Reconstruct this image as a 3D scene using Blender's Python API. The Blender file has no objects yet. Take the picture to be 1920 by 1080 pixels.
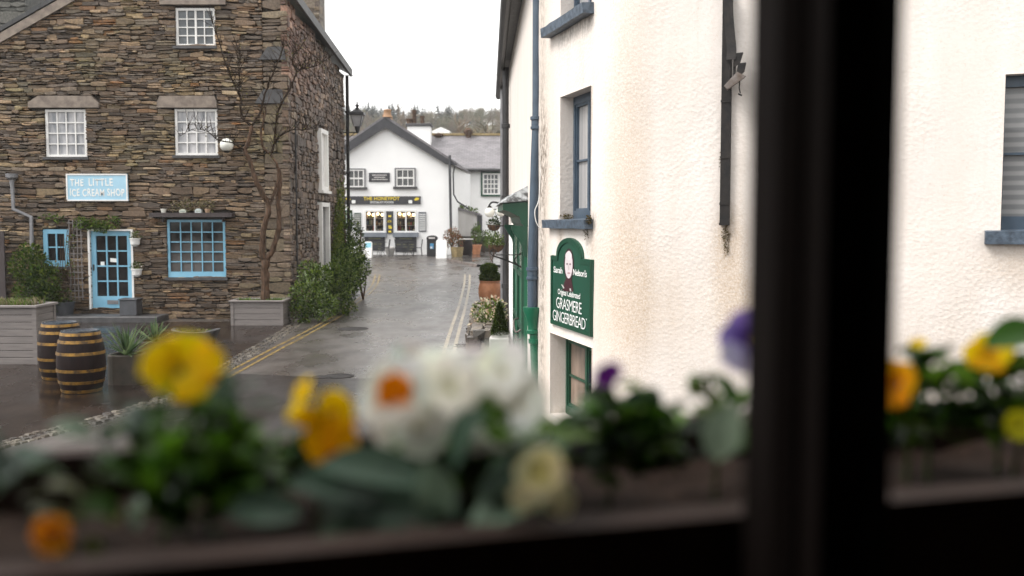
import bpy, math, random
from mathutils import Vector, Matrix, noise
from math import sin, cos, pi, radians
# ------------------------------------------------------------------ camera, world, sun, exposure
S = bpy.context.scene
COL = S.collection
CAMZ = 2.5
F = 1867.0                                   # focal length in photo pixels (35 mm on 36 mm at 1920 px)
TH = math.atan(128.0 / F)
cd = bpy.data.cameras.new('camera'); cam = bpy.data.objects.new('camera', cd); COL.objects.link(cam)
cd.sensor_width = 36.0; cd.lens = F / 1920 * 36
cd.clip_start = 0.05; cd.clip_end = 3000
cd.dof.use_dof = True; cd.dof.focus_distance = 11.5; cd.dof.aperture_fstop = 2.3
cam.location = (0, 0, CAMZ); cam.rotation_euler = (pi / 2 - TH, 0, 0)
S.camera = cam
SUN_EL, SUN_AZ = radians(50), radians(249)   # azimuth measured clockwise from +Y: high on the left
w = bpy.data.worlds.new('World'); S.world = w; w.use_nodes = True
nt = w.node_tree; bg = nt.nodes['Background']
sky = nt.nodes.new('ShaderNodeTexSky'); sky.sky_type = 'NISHITA'; sky.sun_disc = False
sky.sun_elevation = SUN_EL; sky.sun_rotation = SUN_AZ; sky.air_density = 1.0; sky.dust_density = 3.0
hs = nt.nodes.new('ShaderNodeHueSaturation'); hs.inputs['Saturation'].default_value = 0.12
# overcast: the clear-sky dome is greyed and evened out by a cloud layer
mixc = nt.nodes.new('ShaderNodeMix'); mixc.data_type = 'RGBA'
mixc.inputs[0].default_value = 0.6; mixc.inputs[7].default_value = (9.6, 9.5, 9.3, 1)
nt.links.new(sky.outputs[0], hs.inputs['Color']); nt.links.new(hs.outputs[0], mixc.inputs[6])
nt.links.new(mixc.outputs[2], bg.inputs['Color']); bg.inputs['Strength'].default_value = 0.10
sl = bpy.data.lights.new('sun', 'SUN'); sl.energy = 1.3; sl.angle = radians(25); sl.color = (1, 0.96, 0.92)
so = bpy.data.objects.new('sun', sl); COL.objects.link(so)
sd = Vector((sin(SUN_AZ) * cos(SUN_EL), cos(SUN_AZ) * cos(SUN_EL), sin(SUN_EL)))
so.rotation_euler = sd.to_track_quat('Z', 'Y').to_euler()
S.view_settings.view_transform = 'Standard'; S.view_settings.look = 'None'
S.view_settings.exposure = 1.30; S.view_settings.gamma = 1.0; S.view_settings.use_curve_mapping = False
S.render.engine = 'CYCLES'
S.cycles.use_denoising = True
S.cycles.max_bounces = 8; S.cycles.diffuse_bounces = 4; S.cycles.caustics_reflective = False; S.cycles.caustics_refractive = False
S.cycles.sample_clamp_indirect = 8

# ------------------------------------------------------------------ pixel -> world measuring helpers
def ray(px, py):
    a = (px - 960) / F; b = (540 - py) / F
    return Vector((a, cos(TH) + b * sin(TH), -sin(TH) + b * cos(TH)))
def at(px, py, Y):
    d = ray(px, py); t = Y / d.y
    return Vector((d.x * t, Y, CAMZ + d.z * t))
def g1(y):
    if y < 26: return 0.0
    if y < 56: return 0.65 * (y - 26) / 30
    return 0.65
def g(y):
    a = math.floor(y); f = y - a
    return g1(a) * (1 - f) + g1(a + 1) * f
def gp(px, py, off=0.0):
    d = ray(px, py); z = 0
    for _ in range(30):
        t = (z - CAMZ) / d.z; z = g(d.y * t) * 0.7 + z * 0.3
    return Vector((d.x * t, d.y * t, g(d.y * t) + off))
class Pl:
    """a vertical plane: u along it, h height, d out towards the street"""
    def __init__(s, x0, y0, dx, dy):
        l = math.hypot(dx, dy); s.o = Vector((x0, y0)); s.u = Vector((dx / l, dy / l)); s.L = l
        s.n = Vector((s.u.y, -s.u.x))
        if s.n.dot(s.o) > 0: s.n = -s.n
    def pt(s, u, h, d=0.0):
        p = s.o + s.u * u + s.n * d
        return Vector((p.x, p.y, h))
    def hit(s, px, py, d=0.0):
        r = ray(px, py); o = s.o + s.n * d
        t = s.n.dot(o) / s.n.dot(Vector((r.x, r.y)))
        p = Vector((r.x * t, r.y * t))
        return (p - o).dot(s.u), CAMZ + r.z * t
    def rect(s, x0, y0, x1, y1, d=0.0):
        ym, xm = (y0 + y1) / 2, (x0 + x1) / 2
        a, b = s.hit(x0, ym, d)[0], s.hit(x1, ym, d)[0]
        return (min(a, b), max(a, b), s.hit(xm, y1, d)[1], s.hit(xm, y0, d)[1])

# ------------------------------------------------------------------ mesh builder
class MB:
    def __init__(s): s.v = []; s.f = []; s.c = []; s.sm = []
    def face(s, pts, col=(1, 1, 1), smooth=False):
        i = len(s.v); s.v += [Vector(p) for p in pts]; s.f.append(list(range(i, i + len(pts)))); s.c.append(col); s.sm.append(smooth)
    def idx(s, vs, fs, col=(1, 1, 1), smooth=False):
        i = len(s.v); s.v += [Vector(p) for p in vs]
        for f in fs: s.f.append([i + k for k in f]); s.c.append(col); s.sm.append(smooth)
    def hexa(s, p, col=(1, 1, 1)):          # p: 8 points, first 4 one face, last 4 the opposite one
        s.idx(p, [(3, 2, 1, 0), (4, 5, 6, 7), (0, 1, 5, 4), (1, 2, 6, 5), (2, 3, 7, 6), (3, 0, 4, 7)], col)
    def box(s, x0, x1, y0, y1, z0, z1, col=(1, 1, 1)):
        s.hexa([(x0, y0, z0), (x1, y0, z0), (x1, y1, z0), (x0, y1, z0), (x0, y0, z1), (x1, y0, z1), (x1, y1, z1), (x0, y1, z1)], col)
    def cbox(s, x0, x1, y0, y1, z0, z1, b=0.01, col=(1, 1, 1)):     # box with chamfered edges
        P = []
        for sx in (0, 1):
            for sy in (0, 1):
                for sz in (0, 1):
                    X = (x0, x1)[sx]; Y = (y0, y1)[sy]; Z = (z0, z1)[sz]
                    ix = b if sx == 0 else -b; iy = b if sy == 0 else -b; iz = b if sz == 0 else -b
                    P += [(X, Y + iy, Z + iz), (X + ix, Y, Z + iz), (X + ix, Y + iy, Z)]
        def k(sx, sy, sz, a): return (sx * 4 + sy * 2 + sz) * 3 + a
        fs = []
        for sx in (0, 1): fs.append([k(sx, 0, 0, 0), k(sx, 1, 0, 0), k(sx, 1, 1, 0), k(sx, 0, 1, 0)])
        for sy in (0, 1): fs.append([k(0, sy, 0, 1), k(1, sy, 0, 1), k(1, sy, 1, 1), k(0, sy, 1, 1)])
        for sz in (0, 1): fs.append([k(0, 0, sz, 2), k(1, 0, sz, 2), k(1, 1, sz, 2), k(0, 1, sz, 2)])
        for a in (0, 1):
            for c in (0, 1):
                fs.append([k(a, c, 0, 0), k(a, c, 1, 0), k(a, c, 1, 1), k(a, c, 0, 1)])
                fs.append([k(a, 0, c, 0), k(a, 1, c, 0), k(a, 1, c, 2), k(a, 0, c, 2)])
                fs.append([k(0, a, c, 1), k(1, a, c, 1), k(1, a, c, 2), k(0, a, c, 2)])
        for sx in (0, 1):
            for sy in (0, 1):
                for sz in (0, 1): fs.append([k(sx, sy, sz, 0), k(sx, sy, sz, 1), k(sx, sy, sz, 2)])
        s.idx(P, fs, col)
    def pbox(s, pl, u0, u1, h0, h1, d0, d1, col=(1, 1, 1)):
        q = pl.pt
        s.hexa([q(u0, h0, d0), q(u1, h0, d0), q(u1, h0, d1), q(u0, h0, d1), q(u0, h1, d0), q(u1, h1, d0), q(u1, h1, d1), q(u0, h1, d1)], col)
    def prism(s, pl, poly, d0, d1, col=(1, 1, 1), smooth=False):         # poly of (u,h)
        n = len(poly); a = [pl.pt(u, h, d0) for u, h in poly]; b = [pl.pt(u, h, d1) for u, h in poly]
        s.idx(a + b, [list(range(n - 1, -1, -1)), list(range(n, 2 * n))] + [(i, (i + 1) % n, n + (i + 1) % n, n + i) for i in range(n)], col)
    def zprism(s, poly, z0, z1, col=(1, 1, 1)):
        n = len(poly); a = [(x, y, z0) for x, y in poly]; b = [(x, y, z1) for x, y in poly]
        s.idx(a + b, [list(range(n - 1, -1, -1)), list(range(n, 2 * n))] + [(i, (i + 1) % n, n + (i + 1) % n, n + i) for i in range(n)], col)
    def tube(s, pts, r, n=8, col=(1, 1, 1), cap=True):
        pts = [Vector(p) for p in pts]; m = len(pts)
        rs = r if isinstance(r, (list, tuple)) else [r] * m
        vs = []; up = None
        for i, p in enumerate(pts):
            t = (pts[min(i + 1, m - 1)] - pts[max(i - 1, 0)]).normalized()
            if up is None: up = Vector((0, 0, 1)) if abs(t.z) < 0.9 else Vector((1, 0, 0))
            a = t.cross(up)
            a = a.normalized() if a.length > 1e-5 else t.orthogonal().normalized()
            b = t.cross(a).normalized(); up = -b if False else a.cross(t)
            for k in range(n):
                an = 2 * pi * k / n; vs.append(p + (a * cos(an) + b * sin(an)) * rs[i])
        fs = [(i * n + k, i * n + (k + 1) % n, (i + 1) * n + (k + 1) % n, (i + 1) * n + k) for i in range(m - 1) for k in range(n)]
        if cap: fs += [list(range(n)), list(range((m - 1) * n, m * n))]
        s.idx(vs, fs, col, True)
    def lathe(s, c, prof, n=20, col=(1, 1, 1), axis=None, cap=True):     # prof (r, z)
        c = Vector(c); vs = []
        for r, z in prof:
            for k in range(n): vs.append(c + Vector((r * cos(2 * pi * k / n), r * sin(2 * pi * k / n), z)))
        m = len(prof)
        fs = [(i * n + k, i * n + (k + 1) % n, (i + 1) * n + (k + 1) % n, (i + 1) * n + k) for i in range(m - 1) for k in range(n)]
        if cap: fs += [list(range(n))[::-1], list(range((m - 1) * n, m * n))]
        s.idx(vs, fs, col, True)
    def ball(s, c, r, n=12, col=(1, 1, 1), sz=1.0):
        s.lathe(c, [(r * sin(pi * i / n) if 0 < i < n else r * 0.02, -r * sz * cos(pi * i / n)) for i in range(n + 1)], n * 2 if n < 10 else n + 6, col)
    def leaf(s, p, d, nrm, L, W, col, bend=0.25):
        p = Vector(p); d = d.normalized(); side = d.cross(nrm)
        if side.length < 1e-4: side = d.orthogonal()
        side.normalize(); up = side.cross(d)
        m = p + d * L * 0.45 + up * L * bend * 0.3
        s.idx([p, m + side * W * 0.5, p + d * L - up * L * bend * 0.3, m - side * W * 0.5], [(0, 1, 2), (0, 2, 3)], col)
    def build(s, name, mat, parent=None, kind=None):
        o0 = Vector((0, 0, 0))
        if parent is not None:
            p = parent
            while p is not None: o0 = o0 + p.location; p = p.parent
            loc = Vector((0, 0, 0))
        else:
            xs = [v.x for v in s.v]; ys = [v.y for v in s.v]; zs = [v.z for v in s.v]
            loc = Vector(((min(xs) + max(xs)) / 2, (min(ys) + max(ys)) / 2, min(zs))); o0 = loc
        me = bpy.data.meshes.new(name)
        me.from_pydata([v - o0 for v in s.v], [], s.f)
        me.polygons.foreach_set('use_smooth', s.sm)
        at_ = me.color_attributes.new('Col', 'FLOAT_COLOR', 'CORNER')
        buf = []
        for f, c in zip(s.f, s.c): buf += [c[0], c[1], c[2], 1.0] * len(f)
        at_.data.foreach_set('color', buf)
        me.materials.append(mat)
        if any(s.sm):
            try: me.set_sharp_from_angle(angle=radians(40))
            except Exception: pass
        me.update()
        o = bpy.data.objects.new(name, me); COL.objects.link(o); o.location = loc
        if parent is not None: o.parent = parent; o.location = (0, 0, 0)
        if kind: o['kind'] = kind
        return o
def thing(name, label, cat, loc=(0, 0, 0), group=None):
    o = bpy.data.objects.new(name, None); COL.objects.link(o); o.location = loc; o.empty_display_size = 0.2
    o['label'] = label; o['category'] = cat
    if group: o['group'] = group
    return o
def tag(o, label, cat, group=None):
    o['label'] = label; o['category'] = cat
    if group: o['group'] = group
    return o
def text(body, pl, r, d, mat, parent, name='lettering', weight=0.0, shear=0.0, fit=True, space=1.0, jit=0, flip=False):
    """letters as real raised shapes, stretched to fill rectangle r=(u0,u1,h0,h1)"""
    cu = bpy.data.curves.new('t', 'FONT'); cu.body = body; cu.extrude = 0.0; cu.offset = weight; cu.shear = shear; cu.space_character = space
    cu.resolution_u = 3
    o = bpy.data.objects.new('t', cu); COL.objects.link(o)
    bpy.context.view_layer.update()
    dg = bpy.context.evaluated_depsgraph_get()
    me = bpy.data.meshes.new_from_object(o.evaluated_get(dg))
    bpy.data.objects.remove(o); bpy.data.curves.remove(cu)
    vs = [v.co.copy() for v in me.vertices]; fs = [list(p.vertices) for p in me.polygons]
    x0 = min(v.x for v in vs); x1 = max(v.x for v in vs); y0 = min(v.y for v in vs); y1 = max(v.y for v in vs)
    mb = MB(); rn = random.Random(len(body))
    out = []
    for v in vs:
        a = (v.x - x0) / (x1 - x0); b = (v.y - y0) / (y1 - y0)
        if flip: a = 1 - a
        wob = jit * sin(a * 37 + 1.3) if jit else 0
        out.append((r[0] + a * (r[1] - r[0]), r[2] + (b + wob) * (r[3] - r[2])))
    k = len(out)
    mb.idx([pl.pt(u, h, d + 0.004) for u, h in out], fs)
    bpy.data.meshes.remove(me)
    return mb.build(name, mat, parent)

# ------------------------------------------------------------------ materials
def newmat(name):
    m = bpy.data.materials.new(name); m.use_nodes = True
    n = m.node_tree; return m, n, n.nodes['Principled BSDF']
def N(n, t, **kw):
    x = n.nodes.new(t)
    for k, v in kw.items(): setattr(x, k, v)
    return x
def setin(node, **kw):
    for k, v in kw.items(): node.inputs[k].default_value = v
def coords(n, scale=(1, 1, 1)):
    t = N(n, 'ShaderNodeTexCoord'); m = N(n, 'ShaderNodeMapping'); m.inputs['Scale'].default_value = scale
    n.links.new(t.outputs['Object'], m.inputs['Vector']); return m.outputs[0]
def noise_tex(n, vec, scale, detail=4, rough=0.55):
    t = N(n, 'ShaderNodeTexNoise'); t.inputs['Scale'].default_value = scale; t.inputs['Detail'].default_value = detail; t.inputs['Roughness'].default_value = rough
    n.links.new(vec, t.inputs['Vector']); return t.outputs['Fac']
def ramp(n, fac, stops):
    r = N(n, 'ShaderNodeValToRGB'); e = r.color_ramp.elements
    while len(e) > len(stops): e.remove(e[-1])
    while len(e) < len(stops): e.new(0.5)
    for i, (p, c) in enumerate(stops):
        e[i].position = p; e[i].color = (*c, 1) if isinstance(c, (tuple, list)) else (c, c, c, 1)
    n.links.new(fac, r.inputs[0]); return r.outputs[0]
def mixc_(n, fac, a, b, mode='MIX'):
    m = N(n, 'ShaderNodeMix', data_type='RGBA', blend_type=mode)
    for sock, v in ((m.inputs[0], fac), (m.inputs[6], a), (m.inputs[7], b)):
        if isinstance(v, (int, float)): sock.default_value = v
        elif isinstance(v, tuple): sock.default_value = (*v, 1)
        else: n.links.new(v, sock)
    return m.outputs[2]
def bump(n, b, h, strength, dist=0.01):
    x = N(n, 'ShaderNodeBump'); x.inputs['Strength'].default_value = strength; x.inputs['Distance'].default_value = dist
    n.links.new(h, x.inputs['Height']); n.links.new(x.outputs[0], b.inputs['Normal'])
def pm(name, c1, c2=None, scale=8, rough=0.6, bmp=0.15, metal=0.0, stretch=(1, 1, 1), rough2=None, bdist=0.01, lo=0.35, hi=0.65, spec=0.5):
    m, n, b = newmat(name)
    c2 = c2 or tuple(x * 0.75 for x in c1)
    v = coords(n, stretch); f = noise_tex(n, v, scale, 6)
    n.links.new(ramp(n, f, [(lo, c1), (hi, c2)]), b.inputs['Base Color'])
    b.inputs['Roughness'].default_value = rough; b.inputs['Metallic'].default_value = metal
    b.inputs['Specular IOR Level'].default_value = spec
    if rough2 is not None: n.links.new(ramp(n, f, [(lo, rough), (hi, rough2)]), b.inputs['Roughness'])
    if bmp: bump(n, b, noise_tex(n, v, scale * 4, 4), bmp, bdist)
    return m
def colmat(name, rough=0.6, bmp=0.3, scale=20, var=0.35, trans=0.0, spec=0.4, bdist=0.01, rough2=None):
    """colour from the mesh's own per-face colours, broken up by noise"""
    m, n, b = newmat(name)
    a = N(n, 'ShaderNodeVertexColor', layer_name='Col'); v = coords(n)
    f = noise_tex(n, v, scale, 6)
    n.links.new(mixc_(n, 1.0, a.outputs[0], ramp(n, f, [(0.3, 1 - var), (0.7, 1 + 0 * var)]), 'MULTIPLY'), b.inputs['Base Color'])
    b.inputs['Roughness'].default_value = rough; b.inputs['Specular IOR Level'].default_value = spec
    if rough2 is not None: n.links.new(ramp(n, noise_tex(n, v, scale * 0.3), [(0.35, rough), (0.65, rough2)]), b.inputs['Roughness'])
    if bmp: bump(n, b, noise_tex(n, v, scale * 3, 5), bmp, bdist)
    if trans:
        out = n.nodes['Material Output']; t = N(n, 'ShaderNodeBsdfTranslucent'); mx = N(n, 'ShaderNodeMixShader'); mx.inputs[0].default_value = trans
        n.links.new(a.outputs[0], t.inputs['Color'])
        n.links.new(b.outputs[0], mx.inputs[1]); n.links.new(t.outputs[0], mx.inputs[2]); n.links.new(mx.outputs[0], out.inputs['Surface'])
    return m
def streaky(name, base, alt, zscale=0.25, scale=5, rough=0.7, bmp=0.3):     # wood grain / vertical streaks
    return pm(name, base, alt, scale, rough, bmp, stretch=(1, 1, zscale))

M = {}
M['stone'] = colmat('stacked_slate', 0.7, 0.6, 22, 0.6, bdist=0.02, rough2=0.5)
M['mortar'] = pm('dark_joint', (0.03, 0.024, 0.02), None, 10, 0.95)
M['lintel'] = pm('lintel_stone', (0.26, 0.215, 0.175), (0.15, 0.12, 0.10), 6, 0.8, 0.4)
M['slate_dark'] = pm('dark_slate', (0.07, 0.068, 0.07), (0.035, 0.034, 0.036), 5, 0.55, 0.4)
M['white_paint'] = pm('white_paint', (0.80, 0.79, 0.77), (0.70, 0.69, 0.67), 3, 0.45, 0.05)
M['blue_paint'] = pm('pale_blue_paint', (0.22, 0.47, 0.63), (0.17, 0.40, 0.56), 3, 0.4, 0.05)
M['slate_blue'] = pm('slate_blue_paint', (0.058, 0.088, 0.125), (0.042, 0.065, 0.095), 6, 0.4, 0.1)
M['green_paint'] = pm('shop_green_paint', (0.006, 0.125, 0.062), (0.005, 0.10, 0.05), 2, 0.35, 0.05)
M['green_dark'] = pm('dark_green_paint', (0.005, 0.058, 0.030), (0.005, 0.046, 0.024), 3, 0.4, 0.05)
M['sign_green'] = pm('sign_green', (0.005, 0.064, 0.036), (0.005, 0.056, 0.031), 3, 0.45, 0.03)
M['black'] = pm('black_paint', (0.015, 0.015, 0.017), (0.025, 0.024, 0.025), 5, 0.5, 0.1)
M['charcoal'] = pm('charcoal_paint', (0.03, 0.03, 0.036), (0.045, 0.045, 0.05), 3, 0.5, 0.1)
M['white_letter'] = pm('white_lettering', (0.82, 0.82, 0.80), (0.76, 0.77, 0.75), 4, 0.5, 0)
M['gold_letter'] = pm('gold_lettering', (0.80, 0.62, 0.05), (0.7, 0.52, 0.04), 4, 0.5, 0)
M['iron'] = pm('weathered_iron', (0.012, 0.0115, 0.012), (0.026, 0.022, 0.020), 12, 0.65, 0.3, 0.0, spec=.25)
M['rust_iron'] = pm('rusty_grey_iron', (0.16, 0.14, 0.13), (0.09, 0.065, 0.05), 14, 0.6, 0.4, 0.4)
M['grey_pipe'] = pm('grey_pipe', (0.22, 0.22, 0.23), (0.16, 0.16, 0.17), 6, 0.5, 0.1)
M['bark'] = pm('ruddy_bark', (0.11, 0.064, 0.04), (0.04, 0.026, 0.017), 16, 0.85, 0.8, stretch=(1, 1, 0.4), spec=.2)
M['wet_bark'] = pm('wet_dark_bark', (0.020, 0.013, 0.009), (0.035, 0.023, 0.014), 20, 0.9, 0.5, spec=.1)
M['leaf'] = colmat('leaf', 0.6, 0, 10, 0.2, 0.3, 0.15)
M['petal'] = colmat('petal', 0.7, 0, 30, 0.06, 0.5, 0.1)
M['vcol'] = colmat('painted_detail', 0.5, 0.0, 6, 0.15)
M['grey_wood'] = pm('grey_painted_boards', (0.20, 0.178, 0.168), (0.15, 0.134, 0.128), 4, 0.6, 0.25, stretch=(0.6, 0.6, 6))
M['dark_wood'] = streaky('dark_weathered_wood', (0.05, 0.036, 0.036), (0.03, 0.022, 0.022), 0.08, 9, 0.6)
M['barrel_wood'] = streaky('wet_barrel_staves', (0.016, 0.0085, 0.008), (0.008, 0.005, 0.005), 0.1, 14, 0.5)
M['barrel_wood'].node_tree.nodes['Principled BSDF'].inputs['Specular IOR Level'].default_value = .12
M['hoop'] = pm('brassy_hoop', (0.30, 0.16, 0.022), (0.06, 0.034, 0.014), 13, 0.4, 0.3, 0.35)
M['barrel_head'] = pm('wet_barrel_head', (0.06, 0.07, 0.085), (0.03, 0.032, 0.04), 6, 0.15, 0.1)
M['terracotta'] = pm('terracotta', (0.52, 0.235, 0.115), (0.40, 0.165, 0.08), 6, 0.65, 0.2)
M['stone_pot'] = pm('pale_sandstone_pot', (0.33, 0.25, 0.12), (0.2, 0.15, 0.07), 8, 0.8, 0.3)
M['trough'] = pm('mossy_trough_stone', (0.055, 0.042, 0.032), (0.03, 0.026, 0.018), 7, 0.6, 0.5)
M['zinc'] = pm('zinc_tub', (0.085, 0.09, 0.10), (0.06, 0.062, 0.07), 5, 0.4, 0.1, 0.3)
M['soil'] = pm('soil', (0.018, 0.011, 0.008), (0.036, 0.022, 0.016), 40, 0.95, 0.8, spec=.15)
M['globe'] = pm('white_globe', (0.80, 0.80, 0.74), (0.72, 0.72, 0.66), 4, 0.25, 0)
M['setts'] = colmat('setts', 0.5, 0.5, 25, 0.45, bdist=0.02, rough2=0.2)
M['roof_slate'] = None
def roofmat(name, c1, c2, sc=1.0):
    m, n, b = newmat(name); v = coords(n, (1, 1, 1))
    br = N(n, 'ShaderNodeTexBrick'); n.links.new(v, br.inputs['Vector'])
    setin(br, Scale=sc); br.inputs['Color1'].default_value = (*c1, 1); br.inputs['Color2'].default_value = (*c2, 1); br.inputs['Mortar'].default_value = (*[x * 0.5 for x in c2], 1)
    br.inputs['Mortar Size'].default_value = 0.012; br.inputs['Brick Width'].default_value = 0.35; br.inputs['Row Height'].default_value = 0.2
    f = noise_tex(n, v, 1.3, 5)
    n.links.new(mixc_(n, 1.0, br.outputs['Color'], ramp(n, f, [(0.3, 0.75), (0.7, 1.15)]), 'MULTIPLY'), b.inputs['Base Color'])
    b.inputs['Roughness'].default_value = 0.45; bump(n, b, br.outputs['Fac'], 0.3); return m
M['roof_slate'] = roofmat('wet_roof_slate', (0.22, 0.205, 0.215), (0.155, 0.145, 0.155))
M['roof_dark'] = roofmat('dark_roof_slate', (0.05, 0.048, 0.048), (0.028, 0.028, 0.03))
def glass(name, c1, c2, scale=1.5, stretch=(1, 1, 1), rough=0.06, coat=1.0):
    m, n, b = newmat(name); v = coords(n, stretch)
    n.links.new(ramp(n, noise_tex(n, v, scale, 3), [(0.35, c1), (0.65, c2)]), b.inputs['Base Color'])
    b.inputs['Roughness'].default_value = 0.8; b.inputs['Specular IOR Level'].default_value = .05; b.inputs['Coat Weight'].default_value = coat; b.inputs['Coat Roughness'].default_value = rough
    bump(n, b, noise_tex(n, v, 2.5, 1), 0.02); return m
M['curtain_pane'] = glass('pane_over_net_curtain', (0.50, 0.49, 0.50), (0.20, 0.21, 0.23), 7, (1, 1, 0.22))
M['upper_pane'] = glass('pane_dim_room', (0.10, 0.115, 0.125), (0.05, 0.055, 0.06), 3)
M['dark_pane'] = glass('pane_dark_shop', (0.004, 0.004, 0.005), (0.022, 0.018, 0.016), 2.2, rough=0.04, coat=0.25)
M['grey_pane'] = glass('pane_grey_reflection', (0.12, 0.11, 0.105), (0.006, 0.006, 0.006), 1.3, (1, 1, 0.9), coat=.4)
M['honey_pane'] = glass('pane_cottage', (0.16, 0.16, 0.16), (0.09, 0.095, 0.10), 5)
def clear_glass():
    m, n, b = newmat('clear_shop_glass'); out = n.nodes['Material Output']
    t = N(n, 'ShaderNodeBsdfTransparent'); gl = N(n, 'ShaderNodeBsdfGlossy'); gl.inputs['Roughness'].default_value = 0.02
    fr = N(n, 'ShaderNodeFresnel'); fr.inputs[0].default_value = 1.5; mx = N(n, 'ShaderNodeMixShader')
    n.links.new(fr.outputs[0], mx.inputs[0]); n.links.new(t.outputs[0], mx.inputs[1]); n.links.new(gl.outputs[0], mx.inputs[2]); n.links.new(mx.outputs[0], out.inputs['Surface']); return m
M['clear'] = clear_glass()
# roughcast render of the near wall: bumps, vertical weather streaks, ochre stains from the mesh's stain mask
def stucco():
    m, n, b = newmat('roughcast_render'); v = coords(n)
    a = N(n, 'ShaderNodeVertexColor', layer_name='Col'); sep = N(n, 'ShaderNodeSeparateColor'); n.links.new(a.outputs[0], sep.inputs[0])
    big = noise_tex(n, coords(n, (1.6, 1.6, 0.35)), 1.6, 5); fine = noise_tex(n, v, 38, 4, 0.65)
    base = ramp(n, big, [(0.3, (0.715, 0.652, 0.60)), (0.62, (0.765, 0.72, 0.685))])
    # speckled ochre
    sp = N(n, 'ShaderNodeMath', operation='MULTIPLY'); n.links.new(sep.outputs[0], sp.inputs[0])
    n.links.new(ramp(n, noise_tex(n, v, 62, 6, 0.75), [(0.38, 0.30), (0.62, 1.0)]), sp.inputs[1])
    c = mixc_(n, sp.outputs[0], base, (0.50, 0.385, 0.275))
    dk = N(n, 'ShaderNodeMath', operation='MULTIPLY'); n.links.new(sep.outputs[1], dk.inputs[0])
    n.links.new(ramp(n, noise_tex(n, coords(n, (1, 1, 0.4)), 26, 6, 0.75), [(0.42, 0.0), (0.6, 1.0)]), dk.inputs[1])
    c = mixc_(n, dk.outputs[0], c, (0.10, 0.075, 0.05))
    strk = noise_tex(n, coords(n, (5, 5, 0.22)), 2.2, 5, 0.6)      # rain streaks running down the wall
    c = mixc_(n, ramp(n, strk, [(0.54, 0.0), (0.78, 0.20)]), c, (0.50, 0.42, 0.35))
    n.links.new(mixc_(n, ramp(n, fine, [(0.28, 0.35), (0.42, 0.0)]), c, (0.50, 0.38, 0.27)), b.inputs['Base Color'])
    b.inputs['Roughness'].default_value = 0.85
    vo = N(n, 'ShaderNodeTexVoronoi'); vo.inputs['Scale'].default_value = 26; n.links.new(mixc_(n, 0.06, v, N(n, 'ShaderNodeTexNoise').outputs['Color']), vo.inputs['Vector'])
    ad = N(n, 'ShaderNodeMath', operation='ADD'); n.links.new(noise_tex(n, coords(n, (1, 1, 1.7)), 30, 5, 0.6), ad.inputs[0]); n.links.new(vo.outputs['Distance'], ad.inputs[1])
    bump(n, b, ad.outputs[0], 0.42, 0.011)
    bn = [x for x in n.nodes if x.bl_idname == 'ShaderNodeBump'][0]      # trowelled and rougher areas alternate
    n.links.new(ramp(n, noise_tex(n, v, 1.1, 3), [(0.35, 0.12), (0.65, 0.40)]), bn.inputs['Strength']); return m
M['stucco'] = stucco()
M['white_render'] = pm('white_render', (0.89, 0.888, 0.88), (0.85, 0.845, 0.84), 1.2, 0.8, 0.25)
M['grey_render'] = pm('grey_white_render', (0.60, 0.58, 0.56), (0.46, 0.44, 0.42), 2, 0.85, 0.3, stretch=(1, 1, 0.3))
M['sill_blue'] = pm('peeling_blue_sill', (0.10, 0.135, 0.18), (0.04, 0.055, 0.075), 16, 0.5, 0.6)
M['oak_black'] = pm('near_black_painted_timber', (0.0060, 0.0036, 0.0028), (0.0095, 0.0058, 0.0046), 6, 0.75, 0.2, stretch=(1, 1, 0.2), spec=.10)
M['box_wood'] = pm('wet_brown_planter_board', (0.055, 0.034, 0.027), (0.028, 0.017, 0.014), 7, 0.7, 0.4, spec=.2)
M['room'] = pm('dark_room', (0.10, 0.065, 0.05), None, 3, 0.8, 0.1)
def wet(name, c1, c2, scale, r_lo, r_hi, patch=0.35, fine=60, bs=0.25, pave=None, lo=0.4, hi=0.62, spec=.5):
    m, n, b = newmat(name); v = coords(n)
    f = noise_tex(n, v, scale, 6); fi = noise_tex(n, v, fine, 3, 0.7); pa = noise_tex(n, coords(n, (1, 0.45, 1)), patch, 5, 0.6)
    c = mixc_(n, ramp(n, f, [(0.35, 0.0), (0.65, 1.0)]), c1, c2)
    c = mixc_(n, 1.0, c, ramp(n, fi, [(0.3, 0.55), (0.7, 1.35)]), 'MULTIPLY')
    h = fi
    rr = ramp(n, pa, [(lo, r_lo), (hi, r_hi)])
    c = mixc_(n, ramp(n, pa, [(lo, 0.30), (hi, 0.0)]), c, tuple(x * 0.5 for x in c1))     # standing water darkens the stone
    if pave:
        br = N(n, 'ShaderNodeTexBrick'); n.links.new(v, br.inputs['Vector']); setin(br, Scale=1.0)
        br.inputs['Brick Width'].default_value = pave[0]; br.inputs['Row Height'].default_value = pave[1]; br.inputs['Mortar Size'].default_value = 0.012
        br.inputs['Color1'].default_value = (1, 1, 1, 1); br.inputs['Color2'].default_value = (0.7, 0.7, 0.72, 1); br.inputs['Mortar'].default_value = (0.35, 0.35, 0.33, 1)
        c = mixc_(n, 1.0, c, br.outputs['Color'], 'MULTIPLY')
        iv = N(n, 'ShaderNodeMath', operation='SUBTRACT'); n.links.new(fi, iv.inputs[0]); n.links.new(br.outputs['Fac'], iv.inputs[1]); h = iv.outputs[0]
    b.inputs['Specular IOR Level'].default_value = spec
    n.links.new(c, b.inputs['Base Color']); n.links.new(rr, b.inputs['Roughness'])
    bp = N(n, 'ShaderNodeBump'); bp.inputs['Distance'].default_value = 0.006; n.links.new(ramp(n, pa, [(lo, bs * 0.25), (hi, bs)]), bp.inputs['Strength'])
    n.links.new(h, bp.inputs['Height']); n.links.new(bp.outputs[0], b.inputs['Normal'])
    return m
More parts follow.
